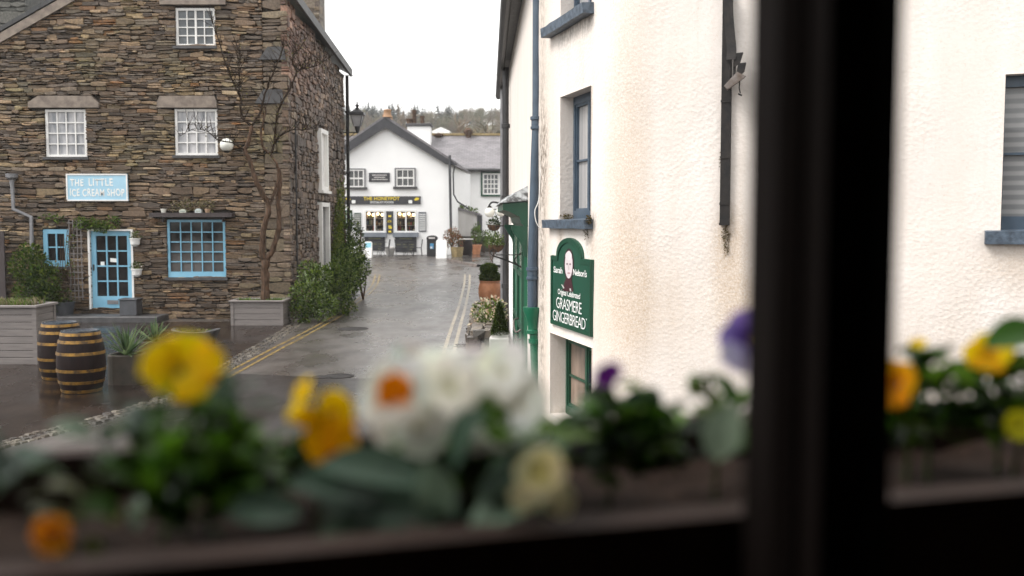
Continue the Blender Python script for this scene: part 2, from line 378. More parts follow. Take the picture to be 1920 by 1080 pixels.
M['asphalt'] = wet('wet_asphalt', (0.062, 0.054, 0.050), (0.105, 0.092, 0.084), 1.4, 0.20, 0.44, 1.1, 75, .4, lo=.36, hi=.66)
M['asphalt_patch'] = wet('newer_asphalt_patch', (0.022, 0.018, 0.017), (0.034, 0.028, 0.026), 3, 0.24, 0.5, 0.6, spec=.35)
M['paving'] = wet('wet_brown_paving', (0.020, 0.0135, 0.0105), (0.034, 0.023, 0.018), 2.2, 0.10, 0.36, 0.6, 40, 0.2, (1.1, 0.62), spec=.22)
M['pavers'] = wet('wet_grey_pavers', (0.075, 0.068, 0.063), (0.11, 0.10, 0.092), 2.5, 0.12, 0.4, 0.7, 30, 0.2, (0.5, 0.3))
M['earth'] = pm('earth', (0.06, 0.05, 0.035), (0.04, 0.05, 0.025), 0.5, 0.9)
M['yellow_line'] = pm('worn_yellow_line', (0.30, 0.20, 0.05), (0.075, 0.06, 0.042), 11, 0.4, 0.2, lo=0.44, hi=0.60)
M['pale_line'] = pm('faded_yellow_line', (0.32, 0.265, 0.18), (0.11, 0.095, 0.08), 6, 0.35, 0.2, lo=0.45, hi=0.68)
M['kerb'] = pm('wet_kerb', (0.20, 0.16, 0.14), (0.12, 0.10, 0.09), 5, 0.35, 0.3)
# ------------------------------------------------------------------ ground, road, paving (sheets a few mm apart)
def frange(a, b, st):
    n = max(1, int(round((b - a) / st))); return [a + (b - a) * i / n for i in range(n + 1)]
def sheet(name, xl, xr, ys, off, mat, cols=1):
    mb = MB(); rows = []
    for y in ys:
        a, b = xl(y), xr(y); rows.append([Vector((a + (b - a) * k / cols, y, g(y) + off)) for k in range(cols + 1)])
    for i in range(len(rows) - 1):
        for k in range(cols): mb.face([rows[i][k], rows[i][k + 1], rows[i + 1][k + 1], rows[i + 1][k]])
    return mb.build(name, mat, None, 'structure')
YS = frange(-20, 80, 1.0)
sheet('ground', lambda y: -900, lambda y: 900, [-400, -100] + YS + [150, 400, 1400], 0.0, M['earth'], 8)
sheet('road', lambda y: -22, lambda y: 14, YS[:-4], 0.004, M['asphalt'], 6)
def spline(pts, k=8):
    out = []; n = len(pts)
    for i in range(n - 1):
        p0, p1, p2, p3 = pts[max(i - 1, 0)], pts[i], pts[i + 1], pts[min(i + 2, n - 1)]
        for j in range(k):
            t = j / k
            out.append(0.5 * ((2 * p1) + (p2 - p0) * t + (2 * p0 - 5 * p1 + 4 * p2 - p3) * t * t + (3 * p1 - p0 - 3 * p2 + p3) * t ** 3))
    return out + [pts[-1]]
def gline(pix): return spline([gp(x, y) for x, y in pix])
edge = gline([(-420, 955), (-150, 885), (0, 836), (120, 805), (250, 768), (330, 741), (400, 703), (470, 660), (525, 628), (560, 604)])
def edge_x(y):
    for a, b in zip(edge, edge[1:]):
        if a.y <= y <= b.y: return a.x + (b.x - a.x) * (y - a.y) / max(b.y - a.y, 1e-6)
    return edge[0].x if y < edge[0].y else edge[-1].x
ye0, ye1 = edge[0].y, min(edge[-1].y, 24.99)
sheet('paving', lambda y: -24, edge_x, sorted(set(frange(ye0, ye1, 0.25) + [float(i) for i in range(math.ceil(ye0), int(ye1) + 1)])), 0.010, M['paving'], 6)
def ribbon(name, line, width, off, mat, shift=0.0):
    mb = MB(); L = []; R = []
    for i, p in enumerate(line):
        t = line[min(i + 1, len(line) - 1)] - line[max(i - 1, 0)]; s = Vector((t.y, -t.x, 0)).normalized()
        for lst, o in ((L, shift - width / 2), (R, shift + width / 2)):
            q = p + s * o; lst.append(Vector((q.x, q.y, g(q.y) + off)))
    for i in range(len(L) - 1): mb.face([L[i], R[i], R[i + 1], L[i + 1]])
    return mb.build(name, mat, None, 'structure')
yl = gline([(330, 752), (372, 728), (430, 697), (500, 660), (560, 629), (618, 598), (655, 572), (683, 551), (699, 532), (704, 515)])
ribbon('road_marking', yl, 0.06, 0.009, M['yellow_line'], 0.0)
ribbon('road_marking', yl, 0.06, 0.009, M['yellow_line'], 0.17)
yr = gline([(800, 760), (818, 705), (834, 655), (850, 605), (863, 565), (870, 535), (872, 515)])
ribbon('road_marking', yr, 0.075, 0.009, M['pale_line'], 0.0)
ribbon('road_marking', yr, 0.075, 0.009, M['pale_line'], 0.19)
# newer, darker asphalt patch across the road
pa = [gp(x, y) for x, y in [(330, 800), (440, 701), (560, 706), (690, 711), (800, 716), (860, 718), (830, 850), (560, 880)]]
mb = MB(); mb.face([Vector((p.x, p.y, g(p.y) + 0.0065)) for p in pa]); mb.build('road_patch', M['asphalt_patch'], None, 'structure')
# cobbled strip along the plaza's edge: small rounded setts
rn = random.Random(4); mb = MB()
tot = 0
for i in range(len(edge) - 1):
    a, b = edge[i], edge[i + 1]; L = (b - a).length; t = (b - a).normalized(); s = Vector((t.y, -t.x, 0)); x = 0
    n = max(1, int(L / 0.13))
    for k in range(n):
        for r in range(3):
            c = a + t * (L * (k + 0.5 + (r % 2) * 0.4) / n) + s * (r * 0.115 - 0.1 + rn.uniform(-.015, .015))
            l2, w2, h = L / n * 0.46 * rn.uniform(.75, 1), 0.052 * rn.uniform(.8, 1), rn.uniform(.012, .035)
            z = g(c.y)
            v = rn.choice([(.30, .25, .19), (.19, .155, .12), (.12, .10, .085), (.38, .33, .26), (.23, .19, .15)])
            v = tuple(x * (.42 if c.y > 15.5 else .58) for x in v)
            P = []
            for zz, q in ((z - 0.01, 1.0), (z + h, 0.72)):
                for sx, sy in ((-1, -1), (1, -1), (1, 1), (-1, 1)):
                    P.append(c.xy.to_3d() + t.xy.to_3d() * sx * l2 * q * rn.uniform(.85, 1.1) + s.xy.to_3d() * sy * w2 * q * rn.uniform(.85, 1.1) + Vector((0, 0, zz)))
            mb.hexa(P, v)
mb.build('kerb_strip', M['setts'], None, 'structure')
# pavement by the white shop with its kerb
kb = [gp(x, y) for x, y in [(838, 489), (865, 495), (894, 501)]]
mb = MB(); far = [Vector((p.x + (2.5 if i else 0), 66, g(66))) for i, p in enumerate(kb)]
P = [Vector((p.x, p.y + 0.16, g(p.y + .16) + 0.11)) for p in kb] + [Vector((3, kb[2].y + .3, g(40) + .11)), Vector((4, 65, g(65) + .11)), Vector((kb[0].x - .3, 65, g(65) + .11))]
mb.face(P); mb.build('pavement', M['pavers'], None, 'structure')
mb = MB()
for a, b in zip(kb, kb[1:]):
    n = 4
    for k in range(n):
        p = a.lerp(b, k / n + 0.01); q = a.lerp(b, (k + 1) / n - 0.01)
        mb.hexa([(p.x, p.y, g(p.y) - .05), (q.x, q.y, g(q.y) - .05), (q.x, q.y + .16, g(q.y) - .05), (p.x, p.y + .16, g(p.y) - .05), (p.x, p.y, g(p.y) + .12), (q.x, q.y, g(q.y) + .12), (q.x, q.y + .16, g(q.y) + .125), (p.x, p.y + .16, g(p.y) + .125)])
mb.build('kerb', M['kerb'], None, 'structure')

# ------------------------------------------------------------------ stone walling: real courses of slate
PAL = [(.075, .052, .038), (.11, .078, .056), (.15, .105, .074), (.21, .15, .10), (.12, .095, .08), (.085, .066, .056), (.29, .21, .14), (.17, .10, .055), (.22, .11, .045), (.36, .28, .20), (.15, .12, .095), (.20, .155, .10)]
WT = [3, 6, 7, 5, 5, 4, 1.8, 2.2, .4, .8, 5, 3]
def stones(mb, pl, u0, u1, h0, h1, holes, rn, hmin=.04, hmax=.12, lmin=.12, lmax=.5, top=None, depth=.16, proud=.03, pal=PAL, wt=WT, tint=None):
    h = h0
    while h < h1:
        ch = rn.uniform(hmin, hmax) * (1.6 if rn.random() < .07 else 1)
        hm = h + ch / 2; cuts = [(a - .005, b + .005) for a, b, c, d in holes if c < hm + ch * .3 and d > hm - ch * .3]
        seg = [(u0, u1)]
        for a, b in cuts:
            seg = [z for s in seg for z in ((s[0], min(s[1], a)), (max(s[0], b), s[1])) if z[1] - z[0] > .03]
        for a, b in seg:
            u = a
            while u < b - .02:
                L = rn.uniform(lmin, lmax) * (0.6 + ch / hmax); e = min(u + L, b)
                if b - e < .08: e = b
                um = (u + e) / 2
                if not top or hm < top(um) - .02:
                    j = lambda m=.014: rn.uniform(-m, m)
                    y0, y1 = h + j(.018) + .002, h + ch + j(.018) - .002
                    d = rn.uniform(-.025, proud); ga = .001
                    c = rn.choices(pal, wt)[0]; k = rn.uniform(.75, 1.25); c = tuple(x * k for x in c)
                    if tint: c = tint(um, hm, c)
                    bv = min(.012, ch * .2)
                    parts_ = [(y0, y1)]
                    if ch > .07 and rn.random() < .35: ym = y0 + (y1 - y0) * rn.uniform(.35, .65); parts_ = [(y0, ym - .002), (ym + .002, y1)]
                    for ya, yb in parts_:
                        hgt = yb - ya; cu, chh = um, (ya + yb) / 2; tl, tr_ = rn.uniform(0, .32) * hgt, rn.uniform(0, .32) * hgt
                        q = [(u + j() + .004, ya + tl), (um + j(.03), ya + j(.006)), (e + j() - .004, ya + tr_), (e + j() + .002, chh + j(.01)), (e + j() - .004, yb - tr_ * rn.random()), (um + j(.03), yb + j(.008)), (u + j() + .004, yb - tl * rn.random()), (u + j() - .002, chh + j(.01))]
                        q = [(x, y + .05 * noise.noise((x * .7, y * .8, 7)) + .018 * noise.noise((x * 3, y * 3, 2))) for x, y in q]
                        cy_ = sum(y for x, y in q) / 8; bv = min(.012, hgt * .22)
                        kc = rn.uniform(.85, 1.15); c2 = tuple(x * kc for x in c); dd = d + j(.008)
                        bk = [pl.pt(x, y, -depth) for x, y in q]; md = [pl.pt(x, y, dd - bv) for x, y in q]
                        fr = [pl.pt(x + max(-bv, min(bv, (cu - x))), y + max(-bv, min(bv, cy_ - y)), dd + j(.007)) for x, y in q]
                        mb.idx(bk + md + fr, [(k, (k + 1) % 8, 8 + (k + 1) % 8, 8 + k) for k in range(8)] + [(8 + k, 8 + (k + 1) % 8, 16 + (k + 1) % 8, 16 + k) for k in range(8)] + [(16, 17, 22, 23), (17, 21, 22), (17, 18, 20, 21), (18, 19, 20)] , c2)
                u = e
        h += ch
def window(parent, pl, r, cols, rows, fm, gm, d=-.1, fw=.055, bw=.022, sash=None, name='window', thick=.05, bottom=None, depths=None):
    u0, u1, h0, h1 = r; fr = MB(); b0 = h0 + (bottom or fw)
    fr.pbox(pl, u0, u0 + fw, h0, h1, d, d + thick); fr.pbox(pl, u1 - fw, u1, h0, h1, d, d + thick)
    fr.pbox(pl, u0 + fw, u1 - fw, h1 - fw, h1, d, d + thick); fr.pbox(pl, u0 + fw, u1 - fw, h0, b0, d, d + thick)
    w, hh = u1 - u0 - 2 * fw, h1 - fw - b0
    for i in range(1, cols):
        c = u0 + fw + w * i / cols; bb = bw * (1.9 if sash == 'v' and i == cols // 2 else 1)
        fr.pbox(pl, c - bb / 2, c + bb / 2, b0, h1 - fw, d + .008, d + thick - .010)
    for i in range(1, rows):
        c = b0 + hh * i / rows; bb = bw * (1.9 if sash == 'h' and i == rows // 2 else 1)
        fr.pbox(pl, u0 + fw, u1 - fw, c - bb / 2, c + bb / 2, d + .008, d + thick - .013)
    o = fr.build(name, fm, parent)
    p = MB(); p.pbox(pl, u0 + fw * .5, u1 - fw * .5, h0 + fw * .5, h1 - fw * .5, d - .012, d + .004)
    p.build('pane', gm, o)
    return o
# ------------------------------------------------------------------ the stone ice cream house
HX, HY = -5.56, 25.0
FI = Pl(HX, HY, 1, 0); FS = Pl(HX, HY, 0, 1)
house = thing('stone_house', 'dark slate stone house with pale blue shop door and white small-paned windows', 'house', (HX - 3.6, HY, 0))
R = {k: FI.rect(*v) for k, v in dict(top=(328, 14, 402, 86), ul=(84, 205, 161, 294), ur=(327, 204, 407, 291), shop=(313, 412, 422, 520), door=(170, 433, 247, 578), small=(80, 430, 128, 500)).items()}
GL, GP = -7.33, -3.4
def gtop(u): return 7.0 + .556 * (u + 7.29) if u < GP else 9.16 - .365 * (u - GP)
wm = MB(); rn = random.Random(11)
wm.prism(FI, [(GL, -.2), (-.02, -.2), (-.02, gtop(-.02)), (GP, gtop(GP)), (GL, gtop(GL))], -.40, -.16, (.085, .066, .05))
holes = list(R.values()) + [(-.62, .5, -1, 9)]
lin = {'ul': FI.rect(54, 180, 186, 202), 'ur': FI.rect(295, 180, 407, 202), 'top': FI.rect(300, -12, 423, 9)}
holes += list(lin.values()) + [FI.rect(286, 399, 440, 408)]
def tint(u, h, c):
    k = 1.0 + .25 * noise.noise((u * .7, h * .9, 3)); m = max(0, noise.noise((u * .9 + 9, h * .8, 1)) - .1) * .5
    k *= 1.22; return (c[0] * k * 1.06, c[1] * k * (1 + m * .35), c[2] * k * .88 * (1 - m * .5))
stones(wm, FI, GL, -.02, -.05, 8.4, holes, rn, .03, .115, .09, .36, top=gtop, tint=tint, proud=.018)
QP = [(.17, .13, .10), (.13, .10, .08), (.21, .165, .12), (.15, .115, .09), (.19, .155, .11)]
stones(wm, FI, -.62, -.005, -.05, 8.0, [], random.Random(3), .10, .34, .20, .62, pal=QP, wt=[1] * 5, proud=.02, top=gtop, tint=lambda u, h, c: tuple(.92 * x for x in tint(u, h, c)))
wm.build('wall', M['stone'], house)
sm_ = MB()
SB = 8.35
def stop(u): return 7.95 - .078 * u
sm_.prism(FS, [(.42, -.2), (SB, -.2), (SB, stop(SB)), (.42, stop(0))], -.42, -.12, (.03, .024, .02))
SW = (3.75, 4.85, 3.35, 5.12); SD = (3.7, 4.95, 0, 3.0)
SP = [(.10, .073, .055), (.14, .10, .075), (.075, .056, .045), (.19, .145, .11), (.12, .092, .08), (.26, .21, .165)]
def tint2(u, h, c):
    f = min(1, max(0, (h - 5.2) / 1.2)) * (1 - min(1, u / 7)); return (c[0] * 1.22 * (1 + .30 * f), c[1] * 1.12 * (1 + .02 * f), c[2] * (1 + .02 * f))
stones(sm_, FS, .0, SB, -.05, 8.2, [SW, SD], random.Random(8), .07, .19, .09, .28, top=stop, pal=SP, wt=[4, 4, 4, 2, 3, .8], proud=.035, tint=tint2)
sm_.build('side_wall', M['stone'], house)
# roof: two slopes along the gable plus back wall so the house is solid
rm = MB()
for ua, ub in ((GL - .25, GP), (GP, .16)):
    sgn = 1
    P = []
    for u in (ua, ub):
        for y in (-.06, 8.6):
            zz = gtop(u) if u < .05 else stop(max(y, 0)) + .02
            P.append((HX + u, HY + y, zz + .02))
    a, b, c, d = P
    rm.hexa([a, c, d, b] + [(p[0], p[1], p[2] + .11) for p in (a, c, d, b)])
rm.build('roof', M['roof_dark'], house)
vm = MB(); vm.prism(FS, [(-.1, stop(0) - .02), (SB + .25, stop(SB) - .04), (SB + .25, stop(SB) + .19), (-.1, stop(0) + .21)], .162, .24); vm.build('bargeboard', M['slate_dark'], house)
cm = MB(); cm.prism(FI, [(GL - .1, gtop(GL) - .30), (GP, gtop(GP) - .26), (GP, gtop(GP) - .02), (GL - .1, gtop(GL) - .07)], -.02, .045); cm.build('coping', M['lintel'], house)
bm = MB(); bm.box(HX + GL, HX - .5, HY + 7.9, HY + 8.2, 0, 7.2); bm.box(HX + GL, HX + GL + .3, HY + .5, HY + 7.88, 0, 6.9); bm.build('back_wall', M['slate_dark'], house)
ch = MB(); stones(ch, Pl(-6.55, 29.6, 1, 0), 0, .92, 7.0, 11, [], random.Random(2), .2, .4, .3, .6, pal=QP, wt=[1] * 5, proud=.01)
ch.box(-6.54, -5.64, 29.62, 30.5, 7, 11, (.16, .13, .10)); stones(ch, Pl(-5.63, 29.6, 0, 1), 0, .9, 7.0, 11, [], random.Random(5), .2, .4, .3, .6, pal=[(.23, .185, .13), (.2, .15, .1)], wt=[1, 1], proud=.01)
ch.build('chimney', M['stone'], house)
for k, r in lin.items():
    l = MB(); a, b, c, d = r; q = .18 if k == 'ul' else .05
    pts = [(a, c), (b, c), (b + .0, c + (d - c) * .35), (b - q, d), (a + q * 1.4, d), (a, c + (d - c) * .45)]
    l.prism(FI, pts, -.15, .055); l.build('lintel', M['lintel'], house)
# slate slabs let into the wall near its corner
for rr in ((478, 168, 533, 194), (486, 88, 536, 112)):
    a, b, c, d = FI.rect(*rr); l = MB(); l.prism(FI, [(a, c), (b, c), (b - .05, d), (a + .22, d)], -.1, .05); l.build('slate_slab', M['slate_dark'], house)
window(house, FI, R['top'], 4, 4, M['white_paint'], M['upper_pane'], -.12, .06, .025, 'v')
window(house, FI, R['ul'], 4, 4, M['white_paint'], M['curtain_pane'], -.10, .06, .028)
window(house, FI, R['ur'], 4, 4, M['white_paint'], M['curtain_pane'], -.10, .06, .028)
window(house, FI, R['shop'], 5, 5, M['blue_paint'], M['grey_pane'], -.10, .06, .025, bottom=.14)
window(house, FI, R['small'], 2, 2, M['blue_paint'], M['dark_pane'], -.09, .11, .03, bottom=.15)
for k in ('top', 'ul', 'ur', 'shop', 'small'):
    a, b, c, d = R[k]; s = MB(); s.pbox(FI, a - .05, b + .06, c - .07, c - .004, -.12, .06); s.build('sill', M['slate_dark'], house)
a, b, c, d = R['door']
dm = MB(); dm.pbox(FI, a - .05, a, c - .02, d + .04, -.16, .02); dm.pbox(FI, b, b + .05, c - .02, d + .04, -.16, .02); dm.pbox(FI, a, b, d, d + .04, -.16, .02)
dm.build('door_frame', M['white_paint'], house)
door = window(house, FI, (a + .005, b - .005, c, d - .005), 3, 4, M['blue_paint'], M['dark_pane'], -.11, .12, .035, name='door', bottom=.30)
hd = MB(); hd.pbox(FI, a + .04, a + .07, c + .95, c + 1.1, -.06, -.03); hd.build('handle', M['black'], door)
lb = MB(); lb.pbox(FI, (a + b) / 2 - .14, (a + b) / 2 + .14, c + .10, c + .20, -.06, -.045); lb.pbox(FI, (a + b) / 2 - .10, (a + b) / 2 + .10, c + .135, c + .165, -.045, -.040, (.5, .5, .5)); lb.build('letterbox', M['grey_pipe'], door)
nt_ = MB(); q = FI.rect(204, 484, 218, 491); nt_.prism(FI, [(q[0], q[2]), (q[1], q[2] - .02), (q[1], q[3] - .02), (q[0], q[3])], -.1, -.09); nt_.build('notice', M['white_letter'], door); nt_ = MB(); q = FI.rect(186, 491, 193, 498); nt_.pbox(FI, *q, -.1, -.09); nt_.build('notice', M['white_letter'], door)
# white framed window and doorway of the side wall
for nm, (a, b, c, d) in (('window', SW), ('door', SD)):
    f = MB(); fw = .12
    f.pbox(FS, a, a + fw, c, d, -.1, .10); f.pbox(FS, b - fw, b, c, d, -.1, .10); f.pbox(FS, a + fw, b - fw, d - fw, d, -.1, .098)
    if nm == 'window': f.pbox(FS, a + fw, b - fw, c, c + fw, -.1, .098)
    o = f.build('side_' + nm, M['white_paint'], house)
    p = MB(); p.pbox(FS, a + fw, b - fw, c + (fw if nm == 'window' else 0), d - fw, -.09, -.02); p.build('pane' if nm == 'window' else 'door_leaf', M['white_paint'] if nm == 'window' else M['honey_pane'], o)
s = MB(); s.pbox(FS, SW[0] - .1, SW[1] + .1, SW[2] - .08, SW[2] - .003, -.1, .16); s.build('sill', M['white_paint'], house)
dp = MB(); dp.tube([FS.pt(SB - .12, 7.25, .12), FS.pt(SB - .12, 0.1, .12)], .055, 8)
for z in (2, 4, 6): dp.lathe(FS.pt(SB - .12, z, .12), [(.05, 0), (.075, .01), (.075, .09), (.05, .1)], 8)
dp.build('downpipe', M['iron'], house)
cb = MB(); cb.tube([FS.pt(.55, 5.0, .05), FS.pt(.55, 3.0, .05), FS.pt(.53, .2, .05)], .022, 6); cb.build('cable', M['black'], house)
# shelf over the shop window, its small pots, the globe lamp, hand-painted sign
r = FI.rect(286, 399, 440, 407); s = MB(); s.pbox(FI, r[0], r[1], r[2], r[3], -.1, .24)
for u in (r[0] + .25, r[1] - .3): s.prism(FI, [(u, r[2]), (u + .04, r[2]), (u + .04, r[2] - .12), (u, r[2] - .12)], -.1, .10)
sh = tag(s.build('wall_shelf', M['dark_wood']), 'dark wooden shelf above the pale blue shop window', 'shelf')
def sitter(px0, px1, py0, py1, col, name, label, cat, lathe=True, grp=None):
    a, b, c, d = FI.rect(px0, py0, px1, py1); m = MB(); r_ = (b - a) / 2; hh = d - r[3]
    p = FI.pt((a + b) / 2, r[3], .10)
    if lathe: m.lathe(p, [(r_ * .7, 0), (r_, hh * .7), (r_ * 1.05, hh * .72), (r_ * 1.05, hh * .9), (r_ * .9, hh * .9), (r_ * .88, hh * .75)], 12, col)
    else:
        m.pbox(FI, a, b, r[3], r[3] + hh * .75, .04, .16, col); m.pbox(FI, a + .03, b - .03, r[3] + hh * .75, r[3] + hh, .05, .15, tuple(x * .8 for x in col)); m.pbox(FI, a + .02, b - .02, r[3] + hh * .2, r[3] + hh * .55, .16, .165, (.35, .4, .36))
    return tag(m.build(name, M['vcol']), label, cat, grp)
sitter(304, 315, 391, 400, (.75, .74, .68), 'flower_pot', 'small white pot at one end of the wooden shelf over the shop window', 'pot')
sitter(340, 352, 392, 400, (.70, .72, .62), 'ornament_box', 'cream box with green panel on the shelf over the shop window', 'ornament', False)
sitter(369, 381, 391, 400, (.62, .66, .66), 'ornament_box', 'pale grey box at mid shelf over the shop window', 'ornament', False)
sitter(386, 397, 391, 400, (.45, .30, .2), 'flower_pot', 'small clay pot on the shelf over the shop window', 'pot')
def leaf_cloud(mb, blobs, n, size, pal, rn, shell=.35, droop=0):
    vol = [b[3] * b[4] * b[5] for b in blobs]
    for _ in range(n):
        x, y, z, a, b, c = rn.choices(blobs, vol)[0]
        d = Vector((rn.gauss(0, 1), rn.gauss(0, 1), rn.gauss(0, 1))).normalized(); rr = rn.random() ** shell
        p = Vector((x + d.x * a * rr, y + d.y * b * rr, z + d.z * c * rr))
        dr = (d + Vector((rn.gauss(0, .7), rn.gauss(0, .7), rn.gauss(0, .7) + .2 - droop))).normalized()
        nn = Vector((rn.gauss(0, .5), rn.gauss(0, .5), 1))
        k = rn.uniform(.8, 1.2); c_ = rn.choice(pal)
        s = size * rn.uniform(.6, 1.3)
        mb.leaf(p, dr, nn, s, s * .55, tuple(q * k for q in c_))
GREEN = [(.05, .085, .009), (.035, .06, .007), (.08, .12, .012), (.022, .042, .007), (.12, .16, .018)]
DEEP = [(.024, .045, .008), (.032, .06, .008), (.015, .03, .006), (.05, .08, .010)]
BRIGHT = [(.12, .20, .025), (.09, .16, .02), (.06, .12, .015), (.16, .22, .04)]
DRY = [(.28, .22, .14), (.20, .16, .09), (.14, .14, .05), (.33, .28, .19), (.10, .12, .03)]
a, b, c, d = FI.rect(322, 374, 400, 396)
t = thing('trailing_plant', 'pale dried trailing plant heaped on the shelf over the shop window', 'plant', FI.pt((a + b) / 2, r[3], .1))
m = MB(); leaf_cloud(m, [((a + (b - a) * f) + HX, HY - .1, r[3] + .16, .2, .1, .13 + .05 * (i % 2)) for i, f in enumerate((.12, .37, .62, .88))], 420, .06, DRY, random.Random(6)); m.build('foliage', M['leaf'], t)
lp = thing('globe_lamp', 'round white globe lamp on the stone wall beside the bare tree', 'lamp', at(425, 272, 24.8))
m = MB(); m.ball(at(425, 272, 24.80), .165, 12); m.build('globe', M['globe'], lp)
m = MB(); m.tube([at(436, 272, 25.0), at(433, 275, 24.85)], .03, 8); m.lathe(at(425, 272, 24.8) + Vector((0, 0, -.19)), [(.05, 0), (.09, .05), (.05, .06)], 10); m.build('bracket', M['iron'], lp)
r = FI.rect(126, 326, 240, 377); sg = thing('shop_sign', 'pale blue hand-lettered sign reading THE LITTLE ICE CREAM SHOP on dark stone', 'sign', FI.pt((r[0] + r[1]) / 2, r[2], .03))
SGP = Pl(HX, HY, 1, 0)
m = MB(); m.prism(FI, [(r[0] + .03, r[2]), (r[1] + .02, r[2] + .01), (r[1], r[3]), (r[0], r[3] - .01)], .0, .05); m.build('board', pm('sign_pale_blue', (.36, .58, .72), (.31, .53, .67), 3, .5, .03), sg)
m = MB(); e = .035
for q in ((r[0], r[1], r[3] - e, r[3]), (r[0] + .02, r[1] + .02, r[2], r[2] + e), (r[0] + .0, r[0] + e, r[2] + e, r[3] - e), (r[1] - e + .01, r[1] + .01, r[2] + e, r[3] - e)): m.pbox(FI, *q, .046, .062)
m.build('border', M['white_paint'], sg)
text('THE', FI, FI.rect(133, 336, 158, 349), .05, M['white_letter'], sg, weight=.02, space=1.15, jit=.05)
text('LITTLE', FI, FI.rect(168, 335, 213, 349), .05, M['white_letter'], sg, weight=.02, space=1.15, jit=.05)
text('ICE CREAM SHOP', FI, FI.rect(133, 354, 235, 368), .05, M['white_letter'], sg, weight=.02, space=1.1, jit=.06)
# grey downpipe at the house's other corner
m = MB(); P = [FI.pt(*FI.hit(x, y), .1) for x, y in ((26, 338), (29, 392), (62, 407), (64, 490), (65, 590))]; m.tube(P, .05, 8)
p = P[0]; m.lathe(p, [(.05, -.12), (.06, 0), (.14, .06), (.15, .16), (.12, .16)], 10)
m.build('downpipe', M['grey_pipe'], house)
# step
st = [at(100, 600, 24.2).x, at(300, 600, 24.2).x]
m = MB(); m.cbox(st[0], st[1], 24.05, 24.85, -.05, .15, .02); m.build('doorstep', M['slate_dark'], house)
# ------------------------------------------------------------------ neighbour behind, on the far side
nb = thing('slate_hung_house', 'dark slate-hung house with tall grey stone chimney beside the stone house', 'house', (-15.5, 26, 0))
m = MB(); m.box(-19, -12.95, 25.5, 27, -.1, 6.6); m.build('wall', M['roof_dark'], nb)
m = MB(); m.hexa([(-19.2, 25.2, 6.45), (-12.9, 25.2, 6.45), (-12.9, 31, 8.6), (-19.2, 31, 8.6), (-19.2, 25.2, 6.6), (-12.9, 25.2, 6.6), (-12.9, 31, 8.75), (-19.2, 31, 8.75)]); m.build('roof', M['roof_dark'], nb)
m = MB(); GP2 = [(.15, .145, .125), (.12, .115, .10), (.19, .18, .15), (.09, .09, .078)]
stones(m, Pl(-16.5, 29, 1, 0), 0, 2.55, 6.6, 10.5, [], random.Random(9), .1, .3, .2, .6, pal=GP2, wt=[1] * 4, proud=.02)
m.box(-16.49, -13.96, 29.05, 30.5, 6.6, 10.4, (.1, .1, .09)); m.build('chimney', M['stone'], nb)
m = MB(); m.box(-19, -12.72, 25.22, 25.38, 3.55, 3.8); m.build('gutter', M['slate_dark'], nb)
gt = MB()
for i in range(14):
    x = -14.9 + i * .165; gt.cbox(x, x + .155, 24.72, 24.76, .05, 2.2 + .02 * (i % 3), .006)
gt.box(-14.9, -12.6, 24.765, 24.80, .5, .62); gt.box(-14.9, -12.6, 24.765, 24.80, 1.75, 1.87)
tag(gt.build('wooden_gate', M['dark_wood']), 'dark boarded wooden gate at the edge of the stone house', 'gate')
# ------------------------------------------------------------------ planters, barrels and plants by the ice cream house
def base(px, py): return gp(px, py)
def plank_box(name_root, label, cat, p, wx, wy, h, mat, rows, rot=0.0, group=None):
    """a board-clad planter: each side its boards, a capping rim and soil"""
    t = thing(name_root, label, cat, (p.x, p.y, p.z), group); t.rotation_euler = (0, 0, rot)
    o = Vector((p.x, p.y, p.z)); m = MB(); rh = h / rows
    for i in range(rows):
        z0, z1 = i * rh + .004, (i + 1) * rh - .004
        for bx in ((-wx / 2, wx / 2, -wy / 2, -wy / 2 + .03), (-wx / 2, wx / 2, wy / 2 - .03, wy / 2), (-wx / 2 + .001, -wx / 2 + .03, -wy / 2 + .031, wy / 2 - .031), (wx / 2 - .03, wx / 2 - .001, -wy / 2 + .031, wy / 2 - .031)):
            m.cbox(o.x + bx[0], o.x + bx[1], o.y + bx[2], o.y + bx[3], o.z + z0, o.z + z1, .005)
    for sx in (-1, 1):
        for sy in (-1, 1):
            cx, cy = o.x + sx * (wx / 2 - .02), o.y + sy * (wy / 2 - .02); m.box(cx - .035, cx + .035, cy - .035, cy + .035, o.z, o.z + h - .005)
    m.build('boards', mat, t)
    m = MB(); e = .05; z0, z1 = o.z + h, o.z + h + .045
    m.cbox(o.x - wx / 2 - e, o.x + wx / 2 + e, o.y - wy / 2 - e, o.y - wy / 2 + e, z0, z1, .008); m.cbox(o.x - wx / 2 - e, o.x + wx / 2 + e, o.y + wy / 2 - e, o.y + wy / 2 + e, z0, z1, .008)
    m.cbox(o.x - wx / 2 - e, o.x - wx / 2 + e, o.y - wy / 2 + e, o.y + wy / 2 - e, z0, z1, .008); m.cbox(o.x + wx / 2 - e, o.x + wx / 2 + e, o.y - wy / 2 + e, o.y + wy / 2 - e, z0, z1, .008)
    m.build('rim', mat, t)
    m = MB(); m.box(o.x - wx / 2 + .031, o.x + wx / 2 - .031, o.y - wy / 2 + .031, o.y + wy / 2 - .031, o.z + .02, o.z + h - .03); m.build('soil', M['soil'], t)
    return t
